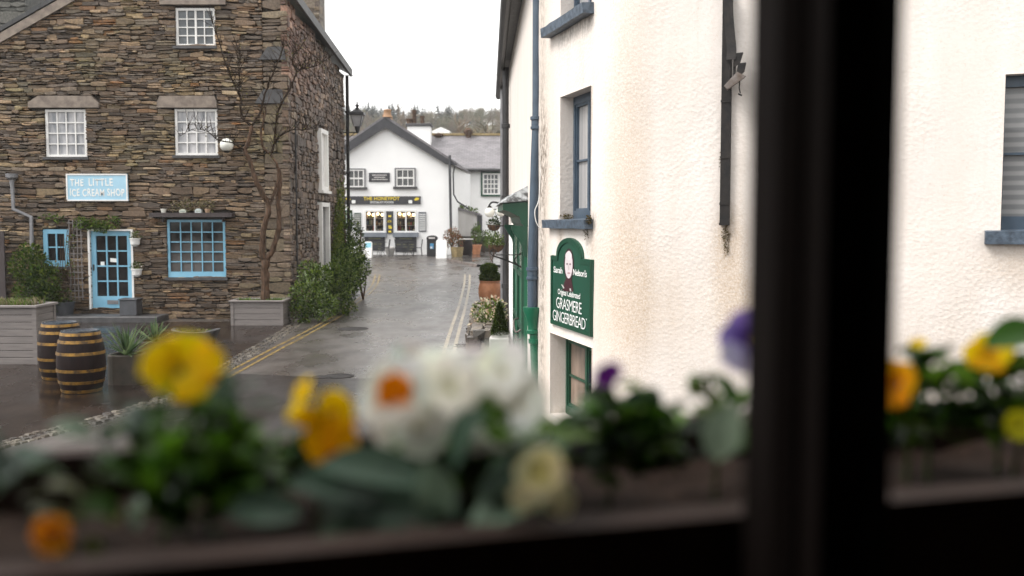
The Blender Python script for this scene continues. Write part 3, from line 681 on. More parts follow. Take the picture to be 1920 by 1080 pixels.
# big grey planter at the edge of the view
pA = gp(66, 684); sA = F / pA.y
wA = 1.72; hA = .985
cA = Vector((at(66, 640, pA.y).x - wA / 2 + .02, pA.y + .36, 0))
tA = plank_box('planter_box', 'large grey boarded planter of dry grasses beside the barrels', 'planter', cA, wA, .72, hA, M['grey_wood'], 8)
def grass_tuft(mb, x, y, z, n, L, pal, rn, spread=.5, w=.012):
    for _ in range(n):
        a = rn.uniform(0, 2 * pi); l = L * rn.uniform(.6, 1.15); s = spread * rn.uniform(.1, 1)
        bx, by = x + rn.uniform(-.06, .06), y + rn.uniform(-.06, .06); c = rn.choice(pal)
        p0 = Vector((bx, by, z)); p1 = p0 + Vector((cos(a) * s * .4, sin(a) * s * .4, l * .65)); p2 = p0 + Vector((cos(a) * s, sin(a) * s, l * rn.uniform(.8, 1)))
        sd_ = Vector((-sin(a), cos(a), 0)) * w
        mb.idx([p0 - sd_, p0 + sd_, p1 + sd_ * .8, p1 - sd_ * .8, p2], [(0, 1, 2, 3), (3, 2, 4)], c)
rn = random.Random(21)
m = MB()
for _ in range(70): grass_tuft(m, cA.x + rn.uniform(-.75, .75), cA.y + rn.uniform(-.28, .28), hA - .04, 16, .2, DRY + BRIGHT[:2], rn, .16, .008)
gA = thing('grass_clump', 'dry yellow-green grasses filling the large grey planter', 'plant', (cA.x, cA.y, hA - .03)); m.build('foliage', M['leaf'], gA)
# long grey trough in front of the stone house, with the bare tree
pB = gp(487, 611); wB = (545 - 430) / F * pB.y * .84
cB = Vector((at(482, 600, pB.y).x, pB.y + .38, 0))
tB = plank_box('planter_box', 'low pale grey planter holding the bare tree in front of the stone wall', 'planter', cB, wB, .76, .56, M['grey_wood'], 4)
m = MB()
for _ in range(34): grass_tuft(m, cB.x + rn.uniform(-.55, .55), cB.y + rn.uniform(-.26, .26), .51, 14, .13, BRIGHT, rn, .14, .010)
gB = thing('grass_clump', 'fresh green grass at the foot of the bare tree in its planter', 'plant', (cB.x, cB.y, .53)); m.build('foliage', M['leaf'], gB)
# barrels
def barrel(label, px, py, Yo=0):
    p = gp(px, py); p = Vector((at(px, py, p.y + .27).x, p.y + .27, p.z)); t = thing('barrel', label, 'barrel', p, 'barrels beside the grey planter')
    H = .885; R0, R1 = .262, .335
    def rad(z): k = (z / H - .5) * 2; return R1 - (R1 - R0) * k * k
    m = MB(); m.lathe(p, [(rad(z), z) for z in [0, .1, .2, .3, .4, .4425, .53, .63, .73, .83, .86, .885]], 28); m.build('staves', M['barrel_wood'], t)
    m = MB(); m.lathe(p, [(R0 - .03, H + .001), (R0 - .031, H + .004)], 24); m.lathe(p, [(R0 - .032, H - .0), (R0 - .025, H + .02), (R0 + .004, H + .02), (R0 + .006, H - .02)], 24, cap=False); m.build('head', M['barrel_head'], t)
    for z in (.02, .15, .32, .565, .735, .842):
        hoop = MB(); e = .008
        hoop.lathe(p, [(rad(z) - .01, z - .002), (rad(z) + e, z), (rad(z + .042) + e, z + .042), (rad(z + .042) - .01, z + .044)], 28, cap=False); hoop.build('hoop', M['hoop'], t)
    return t
barrel('dark wet barrel with brass-coloured hoops, the nearer one, beside the stone trough', 154, 741)
barrel('dark hooped barrel half hidden behind the nearer barrel and touching the grey planter', 116, 716)
# yuccas in stone troughs
def yucca(p, label, seed, n=70, L=.62):
    t = thing('yucca', label, 'plant', p); rn = random.Random(seed); m = MB()
    for _ in range(n):
        a = rn.uniform(0, 2 * pi); e = rn.uniform(.15, 1.35); l = L * rn.uniform(.7, 1.1)
        d = Vector((cos(a) * cos(e), sin(a) * cos(e), sin(e))); sd_ = d.cross(Vector((0, 0, 1)))
        sd_ = sd_.normalized() * .016; p0 = Vector(p) + Vector((rn.uniform(-.03, .03), rn.uniform(-.03, .03), 0)); p1 = p0 + d * l * .6; p2 = p0 + d * l + Vector((0, 0, -.06 * l))
        c = rn.choice([(.12, .17, .08), (.08, .13, .06), (.18, .24, .11), (.06, .10, .04)])
        m.idx([p0 - sd_, p0 + sd_, p1 + sd_, p1 - sd_, p2], [(0, 1, 2, 3), (3, 2, 4)], c)
    m.build('leaves', M['leaf'], t); return t
def trough(p, wx, wy, h, label, flare=.0, mat='trough', ends=0.0):
    t = thing('stone_trough', label, 'planter', p)
    m = MB(); n = 24
    def ring(s, z, jit=.0): return [(p.x + wx / 2 * s * (abs(cos(2 * pi * k / n)) ** .45 * (1 if cos(2 * pi * k / n) > 0 else -1)), p.y + wy / 2 * s * (abs(sin(2 * pi * k / n)) ** .45 * (1 if sin(2 * pi * k / n) > 0 else -1)), p.z + z + ends * abs(cos(2 * pi * k / n)) * (z > .05)) for k in range(n)]
    R_ = [ring(1 - flare, 0), ring(1 - flare * .5, h * .5), ring(1, h * .96), ring(.97, h), ring(.85, h), ring(.82, h - .06)]
    m.idx([q for r in R_ for q in r], [(i * n + k, i * n + (k + 1) % n, (i + 1) * n + (k + 1) % n, (i + 1) * n + k) for i in range(5) for k in range(n)] + [list(range(n))[::-1]]); m.build('bowl', M[mat], t)
    m = MB(); m.idx(ring(.83, h - .05), [list(range(n))]); m.build('soil', M['soil'], t); return t
p = gp(228, 724); p = Vector((p.x, p.y + .25, 0))
trough(p, .50, .48, .46, 'dark mossy stone tub with spiky yucca next to the barrels')
yucca((p.x, p.y, .42), 'spiky green yucca in the dark stone tub next to the barrels', 3)
p = gp(285, 672); p = Vector((p.x, p.y + .2, 0)); trough(p, .62, .42, .30, 'low stone tub with a second yucca behind the first')
yucca((p.x - .02, p.y, .27), 'yucca with fresher green leaves farther from the barrels', 5, 54, .50)
p = gp(362, 648); p = Vector((p.x, p.y + .2, 0)); trough(p, .95, .42, .26, 'dark boat-shaped stone trough in the middle of the wet paving', .25, 'slate_dark', .06)
t = thing('alpine_plant', 'low pale alpine plants in the boat-shaped trough', 'plant', (p.x, p.y, .24)); m = MB(); leaf_cloud(m, [(p.x - .15, p.y, .25, .22, .12, .06), (p.x + .1, p.y, .25, .2, .12, .05)], 260, .05, DRY[:3] + BRIGHT[:1], rn); m.build('foliage', M['leaf'], t)
# zinc tub with climber on a trellis, square zinc planter, boxwood bush
p = gp(133, 597); p = Vector((p.x, 24.62, .0))
t = thing('zinc_tub', 'round grey zinc tub at the foot of the trellis', 'planter', p); m = MB(); m.lathe(p, [(.26, 0), (.33, .44), (.345, .44), (.345, .47), (.30, .47), (.29, .40)], 22); m.build('tub', M['zinc'], t); m = MB(); m.lathe(p, [(.29, .41), (.02, .43)], 16); m.build('soil', M['soil'], t)
TRm = MB(); a, b, c, d = FI.rect(130, 412, 159, 562)
for i in range(4): u = a + (b - a) * (i + .5) / 4; TRm.pbox(FI, u - .012, u + .012, c, d, .06, .075)
for i in range(13): h = c + (d - c) * (i + .5) / 13; TRm.pbox(FI, a, b, h - .012, h + .012, .0755, .09)
tag(TRm.build('trellis', M['grey_wood']), 'narrow grey wooden trellis between the small blue window and the blue door', 'trellis')
t = thing('climbing_plant', 'thin leafy climber growing up the grey trellis from the zinc tub', 'plant', (p.x, p.y, .4)); m = MB()
for k in range(5):
    x = p.x + (k - 2) * .09; m.tube([(x, p.y, .42), (x + .05, 24.85, 1.0), (x - .04 * k + .1, 24.9, 1.6), (x + .1, 24.9, 2.0 + .12 * k)], .008, 5, (.06, .04, .02))
m.build('stem', M['bark'], t); m = MB()
leaf_cloud(m, [(p.x + .05, p.y, .62, .30, .22, .16), (p.x + .18, 24.85, 1.3, .15, .08, .2), (p.x + .2, 24.85, 1.95, .16, .08, .16), (p.x - .2, 24.85, 1.15, .22, .1, .3)], 420, .07, GREEN + DRY[:2], rn); m.build('foliage', M['leaf'], t)
p = Vector((at(246, 590, 24.55).x, 24.55, .13))
t = thing('zinc_planter', 'square dark grey metal planter standing by the blue door', 'planter', p); m = MB(); m.cbox(p.x - .21, p.x + .21, p.y - .20, p.y + .20, .151, .53, .01); m.cbox(p.x - .23, p.x + .23, p.y - .22, p.y + .22, .531, .56, .008); m.build('tub', M['zinc'], t)
p = at(66, 520, 24.4)
t = thing('box_bush', 'rounded dark green bush between the wooden gate and the small blue window', 'bush', (p.x, p.y, 0)); m = MB(); leaf_cloud(m, [(p.x - .1, p.y, 1.35, .5, .4, .42), (p.x + .22, p.y - .05, 1.0, .42, .4, .42), (p.x - .05, p.y, .6, .5, .4, .5), (p.x + .3, p.y - .1, .55, .35, .35, .4), (p.x - .12, p.y, 1.68, .3, .25, .22)], 4200, .09, DEEP[3:] + GREEN + BRIGHT[2:3], rn, .28); m.build('foliage', M['leaf'], t)
m = MB(); m.tube([(p.x, p.y, 0), (p.x, p.y, .8)], .04); m.build('stem', M['bark'], t)
# creeper over the door
a, b, c, d = FI.rect(148, 408, 222, 432)
t = thing('creeper', 'bright green creeper hanging over the blue shop door', 'plant', FI.pt((a + b) / 2, d, .05)); m = MB()
leaf_cloud(m, [(HX + a + (b - a) * f, HY - .1, c + .14 + .06 * sin(f * 9), .2, .1, .15) for f in (.1, .35, .6, .9)] + [(HX + a - .45, HY - .08, d - .06, .14, .06, .1), (HX + a - .75, HY - .08, d + .02, .2, .06, .06)], 620, .075, BRIGHT + GREEN[:2], rn); m.build('foliage', M['leaf'], t)
m = MB(); m.tube([FI.pt(*FI.hit(x, y), .04) for x, y in ((95, 412), (130, 408), (160, 414), (200, 410), (230, 416))], .012, 5); m.build('stem', M['bark'], t)
# two white wall pots
for (px, py, lab) in ((257, 452, 'upper'), (260, 509, 'lower')):
    q = FI.pt(*FI.hit(px, py), .13); lab2 = 'upper white half-round wall pot beside the blue door' if lab == 'upper' else 'lower white half-round wall pot beside the blue door'
    t = thing('wall_pot', lab2, 'pot', q, 'white wall pots by the blue door'); m = MB(); m.lathe(q, [(.05, -.13), (.11, -.08), (.125, .05), (.14, .05), (.14, .075), (.11, .075), (.10, .03)], 14); m.build('pot', M['white_paint'], t)
    t2 = thing('pot_plant', f'small leafy plant with pale flowers in the {lab} white wall pot', 'plant', q); m = MB(); leaf_cloud(m, [(q.x, q.y, q.z + .14, .15, .1, .1)], 130, .055, GREEN + [(.5, .45, .4)], rn); m.build('foliage', M['leaf'], t2)
# bare tree, its limbs traced to real positions in front of the wall
T0 = Vector((at(497, 570, 24.15).x, cB.y, .5))
tr = thing('bare_tree', 'bare ruddy-brown young tree growing from the low pale grey planter', 'tree', (T0.x, T0.y, .5))
def limb(m, pix, r0, r1, Y0, Y1, rn):
    n = len(pix); P = [at(x, y, Y0 + (Y1 - Y0) * i / (n - 1)) for i, (x, y) in enumerate(pix)]
    Q = spline(P, 4); k = len(Q); m.tube([q + Vector((rn.uniform(-.012, .012), rn.uniform(-.02, .02), 0)) for q in Q], [(r0 + (r1 - r0) * i / (k - 1)) * rn.uniform(.86, 1.14) for i in range(k)], 8); return Q
rn = random.Random(31); m = MB(); yT = cB.y
limb(m, [(498, 572), (498, 540), (497, 505), (500, 482)], .105, .09, yT, yT, rn); m.build('trunk', M['bark'], tr)
L1 = MB()
BR = [([(498, 490), (491, 470), (494, 432), (504, 390), (490, 360), (476, 328), (467, 298), (459, 283), (468, 262), (472, 236)], .085, .04, 0, -.35),
      ([(472, 236), (454, 218), (451, 182), (444, 167), (430, 138), (418, 102), (404, 58), (398, 40)], .038, .008, -.35, -.5),
      ([(447, 176), (449, 150), (448, 125), (451, 100)], .022, .006, -.4, -.3),
      ([(472, 236), (488, 209), (498, 173), (513, 135), (528, 98), (530, 84)], .034, .007, -.35, -.1),
      ([(458, 281), (436, 268), (410, 263), (389, 247), (362, 242), (338, 255)], .022, .005, -.3, -.65),
      ([(504, 390), (514, 362), (521, 338), (521, 313), (507, 289), (493, 274), (490, 241), (498, 212), (496, 200)], .045, .018, .0, -.2),
      ([(500, 486), (510, 472), (519, 443), (524, 420), (521, 380), (524, 340), (522, 316)], .08, .05, 0, .1),
      ([(508, 289), (516, 265), (531, 250), (546, 244), (566, 243), (589, 242)], .035, .005, -.1, .25),
      ([(514, 270), (516, 244), (522, 206), (540, 173), (555, 138), (549, 117), (550, 104), (558, 95), (566, 90)], .036, .007, -.1, -.1),
      ([(555, 138), (563, 131), (576, 128), (593, 124), (606, 116)], .018, .004, -.1, .1)]
for i, (pix, a, b, ya, yb) in enumerate(BR):
    m = MB(); Q = limb(m, pix, a * .86, b * 1.1, yT + ya, yT + yb, rn)
    if i > 0:
        for _ in range(34 if i not in (5, 6) else 6):
            q = rn.choice(Q[2:]); d = Vector((rn.uniform(-.8, .8), rn.uniform(-.8, .4), rn.uniform(.0, 1.4))).normalized(); l = rn.uniform(.15, .5)
            m.tube([q, q + d * l * .5 + Vector((0, 0, .02)), q + d * l + Vector((0, 0, .08 * l))], [.008, .006, .003], 5); q2 = q + d * l * .5; d2 = (d + Vector((rn.gauss(0, .6), rn.gauss(0, .4), rn.gauss(.2, .5)))).normalized(); m.tube([q2, q2 + d2 * l * .5], [.005, .002], 4)
    m.build('branch', M['bark'] if i in (0, 5, 6) else M['wet_bark'], tr)
m = MB()
for i in (1, 2, 3, 4, 7, 8, 9):
    for (x, y) in BR[i][0]:
        q = at(x, y, yT - .2); leaf_cloud(m, [(q.x, q.y, q.z, .22, .18, .2)], 5, .045, [(.16, .15, .03), (.22, .20, .06), (.12, .13, .04)], rn)
m.build('leaves', M['leaf'], tr)
# shrubs along the side wall and the ivy climbing its far corner
def shrub(name, label, cat, loc, blobs, n, size, pal, seed, group=None, flowers=0, fcol=None):
    t = thing(name, label, cat, loc, group); rn = random.Random(seed); m = MB()
    leaf_cloud(m, blobs, n, size, pal, rn, .3)
    m.build('foliage', M['leaf'], t)
    s = MB()
    for k in range(4):
        a = rn.uniform(0, 6.28); s.tube([loc, (loc[0] + .15 * cos(a), loc[1] + .15 * sin(a), loc[2] + .4), (loc[0] + .3 * cos(a), loc[1] + .3 * sin(a), loc[2] + .85 * max(b[2] - loc[2] for b in blobs))], [.03, .022, .012], 5)
    s.build('stem', M['bark'], t)
    if flowers:
        f = MB(); leaf_cloud(f, [(b[0], b[1], b[2], b[3] * 1.08, b[4] * 1.08, b[5] * 1.08) for b in blobs], flowers, .08, fcol, rn, .02); f.build('blossoms', M['leaf'], t)
    return t
LUSH = [(.045, .085, .008), (.03, .06, .006), (.085, .14, .012), (.14, .20, .018), (.02, .04, .005), (.17, .22, .07)]
def sb(px, py, Y, rx, ry, rz): q = at(px, py, Y); return (q.x, q.y, q.z, rx, ry, rz)
shrub('shrub', 'variegated green shrub at the near corner of the stone house beside the planter', 'shrub', (-5.1, 24.6, 0), [sb(575, 560, 24.3, .42, .45, .5), sb(592, 525, 24.9, .42, .4, .42), sb(565, 585, 24.1, .32, .3, .28), sb(606, 575, 24.2, .35, .4, .35), sb(580, 510, 25.2, .3, .3, .3)], 3000, .085, LUSH + [(.24, .30, .16)], 41)
shrub('shrub', 'dense leafy shrub beneath the white doorway of the side wall', 'shrub', (-4.75, 26.5, 0), [sb(630, 560, 26.2, .45, .5, .45), sb(640, 520, 27.0, .5, .5, .5), sb(622, 530, 26.5, .4, .4, .5), sb(650, 575, 26.0, .26, .3, .25), sb(612, 552, 26, .35, .35, .4)], 3000, .09, LUSH, 42)
shrub('shrub', 'broad shrub bulging out to the yellow lines of the road', 'shrub', (-4.5, 30, .1), [sb(658, 520, 28.5, .42, .6, .45), sb(672, 503, 30, .36, .6, .42), sb(650, 495, 29, .45, .6, .5), sb(655, 545, 27.8, .25, .4, .25), sb(660, 478, 31, .40, .5, .40)], 3200, .095, LUSH, 43, None, 40, [(.5, .5, .3), (.45, .5, .25)])
shrub('shrub', 'tall airy shrub with small pale flowers in front of the white shop corner', 'shrub', (-5.1, 32, .15), [sb(656, 440, 32.5, .45, .5, .5), sb(664, 440, 33.5, .26, .4, .3), sb(650, 410, 32.5, .25, .3, .35), sb(670, 462, 33, .26, .3, .26), sb(660, 470, 32, .5, .5, .5)], 2000, .09, DEEP + LUSH, 44, None, 30, [(.55, .55, .42)])
iv = thing('ivy', 'yellow-green ivy climbing the far corner of the stone house', 'plant', FS.pt(7.6, .2, .1)); m = MB()
bl = []
for k, (px, py, rr) in enumerate([(637, 372, .2), (635, 392, .26), (634, 412, .34), (634, 432, .42), (632, 452, .5), (630, 472, .55), (629, 490, .6), (638, 350, .12)]):
    u, h = FS.hit(px, py, .1); q = FS.pt(min(u, 8.2), h, .12); bl.append((q.x, q.y, q.z, .16, rr * 1.3, .34))
leaf_cloud(m, bl, 2400, .085, [(.16, .20, .02), (.11, .16, .018), (.06, .10, .014), (.21, .24, .03)], random.Random(9), .5); m.build('foliage', M['leaf'], iv)
m = MB(); m.tube([FS.pt(7.6, .2, .05), FS.pt(7.7, 1.5, .05), FS.pt(7.9, 3.1, .05)], [.04, .03, .012], 6); m.build('stem', M['bark'], iv)
# street lantern on its bracket
Y = 33.2; c0 = at(670, 230, Y)
t = thing('street_lantern', 'black four-sided street lantern on a bracket at the stone house corner', 'lamp', at(645, 248, Y))
sc = Y / F; cx, cz = c0.x, c0.z
def zz(py): return at(670, py, Y).z
def fr4(m, za, ra, zb, rb, col=(1, 1, 1)):
    P = [(cx + sx * ra, Y + sy * ra, za) for sx, sy in ((-1, -1), (1, -1), (1, 1), (-1, 1))] + [(cx + sx * rb, Y + sy * rb, zb) for sx, sy in ((-1, -1), (1, -1), (1, 1), (-1, 1))]
    m.hexa(P, col)
m = MB(); fr4(m, zz(237), .10, zz(216.5), .185); m.build('lantern_glass', glass('lantern_glass', (.42, .42, .43), (.3, .3, .32), 3), t)
m = MB(); fr4(m, zz(216), .25, zz(211), .23); fr4(m, zz(211), .20, zz(205), .07); m.lathe((cx, Y, zz(205)), [(.05, 0), (.07, .03), (.03, .07), (.06, .11), (.07, .13), (.02, .17), (.025, .21), (.005, .27)], 10)
for sx in (-1, 1):
    for sy in (-1, 1): m.tube([(cx + sx * .105, Y + sy * .105, zz(237)), (cx + sx * .19, Y + sy * .19, zz(216.3))], .012, 5)
m.lathe((cx, Y, zz(250)), [(.03, 0), (.05, .05), (.09, .17), (.10, .22)], 10); m.build('lantern_frame', M['black'], t)
m = MB(); q = at(670, 248.5, Y); m.tube([(HX - .05, Y, q.z), (cx, Y, q.z)], .022, 6); m.tube([(HX - .05, Y, q.z - .35), (HX + .35, Y, q.z - .02)], .014, 6); m.build('bracket', M['black'], t)
# wire across the street
a = at(640, 141, 33.0); b = at(960, 139, 30.0)
m = MB(); m.tube([a.lerp(b, i / 10) - Vector((0, 0, .06 * sin(pi * i / 10))) for i in range(11)], .006, 4); tag(m.build('overhead_wire', M['grey_pipe']), 'thin overhead wire crossing the sky between the two sides of the street', 'wire')

# ------------------------------------------------------------------ the near white building
Q0 = Vector((-.22, 28.0)); Q1 = Vector((.277, 12.9)); D1 = Vector((.259, -.966)).normalized(); CC = Vector((.981, 10.27)); D2 = Vector((3.49, -1.25)).normalized()
W0 = Pl(Q1.x, Q1.y, Q0.x - Q1.x, Q0.y - Q1.y); W1 = Pl(Q1.x, Q1.y, D1.x, D1.y); W2 = Pl(CC.x, CC.y, D2.x, D2.y)
TL = .42; LW1 = (CC - Q1).length - TL
u_w = [W1.hit(1052, 300)[0], W1.hit(1109.5, 300)[0]]; u_c = [W1.hit(1033, 700)[0], min(W1.hit(1111, 700)[0], LW1 - .01)]
op1 = [(u_w[0], u_w[1], 2.50, 3.93, .15), (u_w[0], u_w[1], 4.80, 6.1, .15), (u_c[0], u_c[1], .12, 1.12, .19)]
uD = W2.hit(1880, 300)[0]; op2 = [(uD, uD + .95, 2.40, 3.80, .13)]
wb = thing('white_cottage', 'cream roughcast building with rounded corner, blue window frames and green shopfront', 'building', (3, 14, 0))
HT = 7.2
def wall_grid(samples, hs, ops, stain):
    """samples: list of (s, Vector2 point, Vector2 outward normal); real openings with reveals"""
    m = MB(); V = {}
    def vert(i, j):
        if (i, j) not in V:
            s, p, n = samples[i]; h = hs[j]
            d = .014 * noise.noise((s * 1.1, h * 1.0, 4.2)) + .005 * noise.noise((s * 4, h * 4, 1))
            q = p + n * d; V[(i, j)] = (len(m.v), stain(s, h)); m.v.append(Vector((q.x, q.y, h)))
        return V[(i, j)]
    for i in range(len(samples) - 1):
        for j in range(len(hs) - 1):
            sm, hm = (samples[i][0] + samples[i + 1][0]) / 2, (hs[j] + hs[j + 1]) / 2
            if any(a < sm < b and c < hm < d for a, b, c, d, _ in ops): continue
            q = [vert(i, j), vert(i + 1, j), vert(i + 1, j + 1), vert(i, j + 1)]
            m.f.append([k[0] for k in q]); m.c.append([k[1] for k in q]); m.sm.append(True)
    return m, V
def dense(a, b, st, keys):
    L = sorted(set([a, b] + [k for k in keys if a <= k <= b])); out = []
    for x, y in zip(L, L[1:]): out += frange(x, y, st)[:-1]
    return out + [b]
SS = []
for s in dense(0, LW1, .07, [k for o in op1 for k in o[:2]]): SS.append((s, Q1 + W1.u * s, W1.n))
T1 = Q1 + W1.u * LW1; T2 = CC + W2.u * TL; s = LW1
for k in range(1, 11):
    t = k / 10; p = T1 * (1 - t) ** 2 + CC * 2 * t * (1 - t) + T2 * t * t; tg = ((CC - T1) * (1 - t) + (T2 - CC) * t).normalized(); n = Vector((tg.y, -tg.x))
    if n.dot(p) > 0: n = -n
    s += (p - SS[-1][1]).length; SS.append((s, p, n))
S2 = s - TL                                    # s = S2 + u on the frontal wall
OPS = list(op1) + [(a + S2, b + S2, c, d, e) for a, b, c, d, e in op2]
for u in dense(TL, 7.5, .09, [k for o in op2 for k in o[:2]])[1:]: SS.append((S2 + u, CC + W2.u * u, W2.n))
HS = dense(-.1, HT, .08, [k for o in OPS for k in o[2:4]])
sB = S2 + W2.hit(1215, 400)[0]; sP = S2 + W2.hit(1362, 440)[0]
def gs(x, w): return math.exp(-(x / w) ** 2)
def stain(s, h):
    a = .75 * gs(s - sB + .22, .30) * (.35 + .65 * gs(h - 2.6, 1.8)) + .5 * gs(s - sB - .45, .35) * gs(h - 1.6, .6)
    if s > sB + .02: a *= .45
    a += .5 * gs(s - .5, .3) + .35 * gs(s - u_w[1] - .25, .2) * gs(h - 1.6, .8)
    a += 1.0 * gs(s - sP, .10) * gs(h - 2.25, .30) + .7 * gs(s - sP - .05, .2) * gs(h - 2.0, .6) + .9 * gs(s - sP - .35, .3) * gs(h - 1.55, .35)
    a += .55 * gs(s - sP + .9, .35) * gs(h - 1.7, .45) + .5 * gs(s - sP - 1.2, 1.0) * gs(h - .9, .6)
    for k in (u_w[0], u_w[1]): a += .55 * gs(s - k, .12) * gs(h - 2.2, .2)
    a += .5 * gs(s - (S2 + uD + .1), .3) * gs(h - 2.1, .22)
    a += .15
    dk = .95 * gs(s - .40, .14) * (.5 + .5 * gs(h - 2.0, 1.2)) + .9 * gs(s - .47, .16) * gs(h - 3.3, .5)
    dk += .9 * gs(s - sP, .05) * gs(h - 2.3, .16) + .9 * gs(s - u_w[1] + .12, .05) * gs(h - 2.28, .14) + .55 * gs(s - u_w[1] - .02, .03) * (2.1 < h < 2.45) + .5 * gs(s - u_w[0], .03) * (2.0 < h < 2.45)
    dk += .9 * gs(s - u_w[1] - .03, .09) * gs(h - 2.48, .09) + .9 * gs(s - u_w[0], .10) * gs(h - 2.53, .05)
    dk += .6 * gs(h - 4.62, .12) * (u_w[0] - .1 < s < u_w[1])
    return (min(a, 1), min(dk, 1), 0)
wmesh, _ = wall_grid(SS, HS, OPS, stain)
fl = [False]
def frame_at(s):
    for a, b in zip(SS, SS[1:]):
        if a[0] <= s <= b[0] + 1e-6: t = (s - a[0]) / (b[0] - a[0]); return a[1].lerp(b[1], t), a[2].lerp(b[2], t).normalized()
for a, b, c, d, e in OPS:                       # reveals
    (pa_, na), (pb, nb_) = frame_at(a), frame_at(b)
    def P3(p, n, h, dd): q = p + n * dd; return Vector((q.x, q.y, h))
    for f in ([P3(pa_, na, c, .012), P3(pa_, na, d, .012), P3(pa_, na, d, -e - .1), P3(pa_, na, c, -e - .1)], [P3(pb, nb_, c, .012), P3(pb, nb_, c, -e - .1), P3(pb, nb_, d, -e - .1), P3(pb, nb_, d, .012)],
              [P3(pa_, na, d, .012), P3(pb, nb_, d, .012), P3(pb, nb_, d, -e - .1), P3(pa_, na, d, -e - .1)], [P3(pa_, na, c, .0), P3(pa_, na, c, -e - .1), P3(pb, nb_, c, -e - .1), P3(pb, nb_, c, .0)]):
        wmesh.face(f, (.25, 0, 0))
def build_vc(m, name, mat, parent):             # like build(), with one colour per corner where given
    cols = m.c; m.c = [c if not isinstance(c, list) else (0, 0, 0) for c in cols]
    o = m.build(name, mat, parent); me = o.data; buf = []
    for f, c in zip(m.f, cols):
        for k in range(len(f)): q = c[k] if isinstance(c, list) else c; buf += [q[0], q[1], q[2], 1.0]
    me.color_attributes['Col'].data.foreach_set('color', buf); return o
build_vc(wmesh, 'wall', M['stucco'], wb)
# street-side wall beyond the pipe, and the hidden back of the block
m = MB(); q = [Q1 - W0.n * .0, Q0]
m2 = []
for u in frange(0, W0.L, .5):
    p = Q1 + W0.u * u; m2.append(p)
for a, b in zip(m2, m2[1:]):
    n = 12
    for k in range(n):
        h0, h1 = -.1 + (HT + .1 - 1.1) * k / n, -.1 + (HT + .1 - 1.1) * (k + 1) / n
        m.f.append(list(range(len(m.v), len(m.v) + 4))); m.v += [Vector((a.x, a.y, h0)), Vector((b.x, b.y, h0)), Vector((b.x, b.y, h1)), Vector((a.x, a.y, h1))]; m.c.append((.18, .05, 0)); m.sm.append(False)
m.build('street_wall', M['stucco'], wb)
E2 = CC + W2.u * 7.5
m = MB()
for a, b in ((Vector((E2.x, E2.y)), Vector((9.5, 14))), (Vector((9.5, 14)), Vector((7, 28))), (Vector((7, 28)), Q0)):
    m.face([(a.x, a.y, -.1), (b.x, b.y, -.1), (b.x, b.y, HT), (a.x, a.y, HT)])
m.build('back_wall', M['stucco'], wb)
m = MB(); EV = [Vector((-.375, 28.0)), Vector((-.083, 15.4)), Vector((-.01, 12.4))]
m.zprism([(EV[0].x + .03, 28.1), (EV[1].x + .03, 15.4), (EV[2].x + .03, 12.4), (1.2, 10.6), (E2.x, E2.y), (9.6, 14), (7, 28.1)], 6.02, 6.2)
m.build('roof', M['roof_dark'], wb)
m = MB(); m.tube([(p.x, p.y, 5.92) for p in EV], .085, 8); m.build('gutter', M['black'], wb)
# windows of the near wall
def casement(pl, a, b, c, d, e, fm, gm, mid=True, bars=1):
    o = MB(); fw, D = .055, -e
    o.pbox(pl, a, a + fw, c, d, D - .05, D); o.pbox(pl, b - fw, b, c, d, D - .05, D); o.pbox(pl, a + fw, b - fw, d - fw * 1.7, d, D - .05, D); o.pbox(pl, a + fw, b - fw, c, c + fw * 1.9, D - .05, D + .012)
    mu = (a + b) / 2
    o.pbox(pl, mu - .035, mu + .035, c + fw * 1.9, d - fw * 1.7, D - .05, D - .002)
    for x0, x1 in ((a + fw, mu - .035), (mu + .035, b - fw)):
        g_ = .028; z0, z1 = c + fw * 1.9, d - fw * 1.7
        o.pbox(pl, x0 + .004, x0 + g_, z0, z1, D - .05, D - .012); o.pbox(pl, x1 - g_, x1 - .004, z0, z1, D - .05, D - .012)
        o.pbox(pl, x0 + g_, x1 - g_, z1 - g_, z1, D - .05, D - .012); o.pbox(pl, x0 + g_, x1 - g_, z0, z0 + g_, D - .05, D - .012)
        zm = z0 + (z1 - z0) * .47; o.pbox(pl, x0 + g_, x1 - g_, zm - .011, zm + .011, D - .048, D - .016)
    f = o.build('window', fm, wb)
    p = MB(); p.pbox(pl, a + .02, b - .02, c + .03, d - .03, D - .056, D - .045); p.build('pane', gm, f)
    return f
cp = glass('pane_over_pale_curtain', (.42, .41, .40), (.26, .26, .27), 10, (1, 1, .05), .03)
casement(W1, u_w[0], u_w[1], 2.50, 3.93, .15, M['slate_blue'], cp)
casement(W1, u_w[0], u_w[1], 4.80, 6.1, .15, M['slate_blue'], cp)
shopin = glass('pane_shop_dim', (.30, .22, .17), (.05, .05, .045), 2.0, (1, 1, .4), .03, .6)
casement(W1, u_c[0], u_c[1], .12, 1.12, .19, M['green_dark'], shopin)
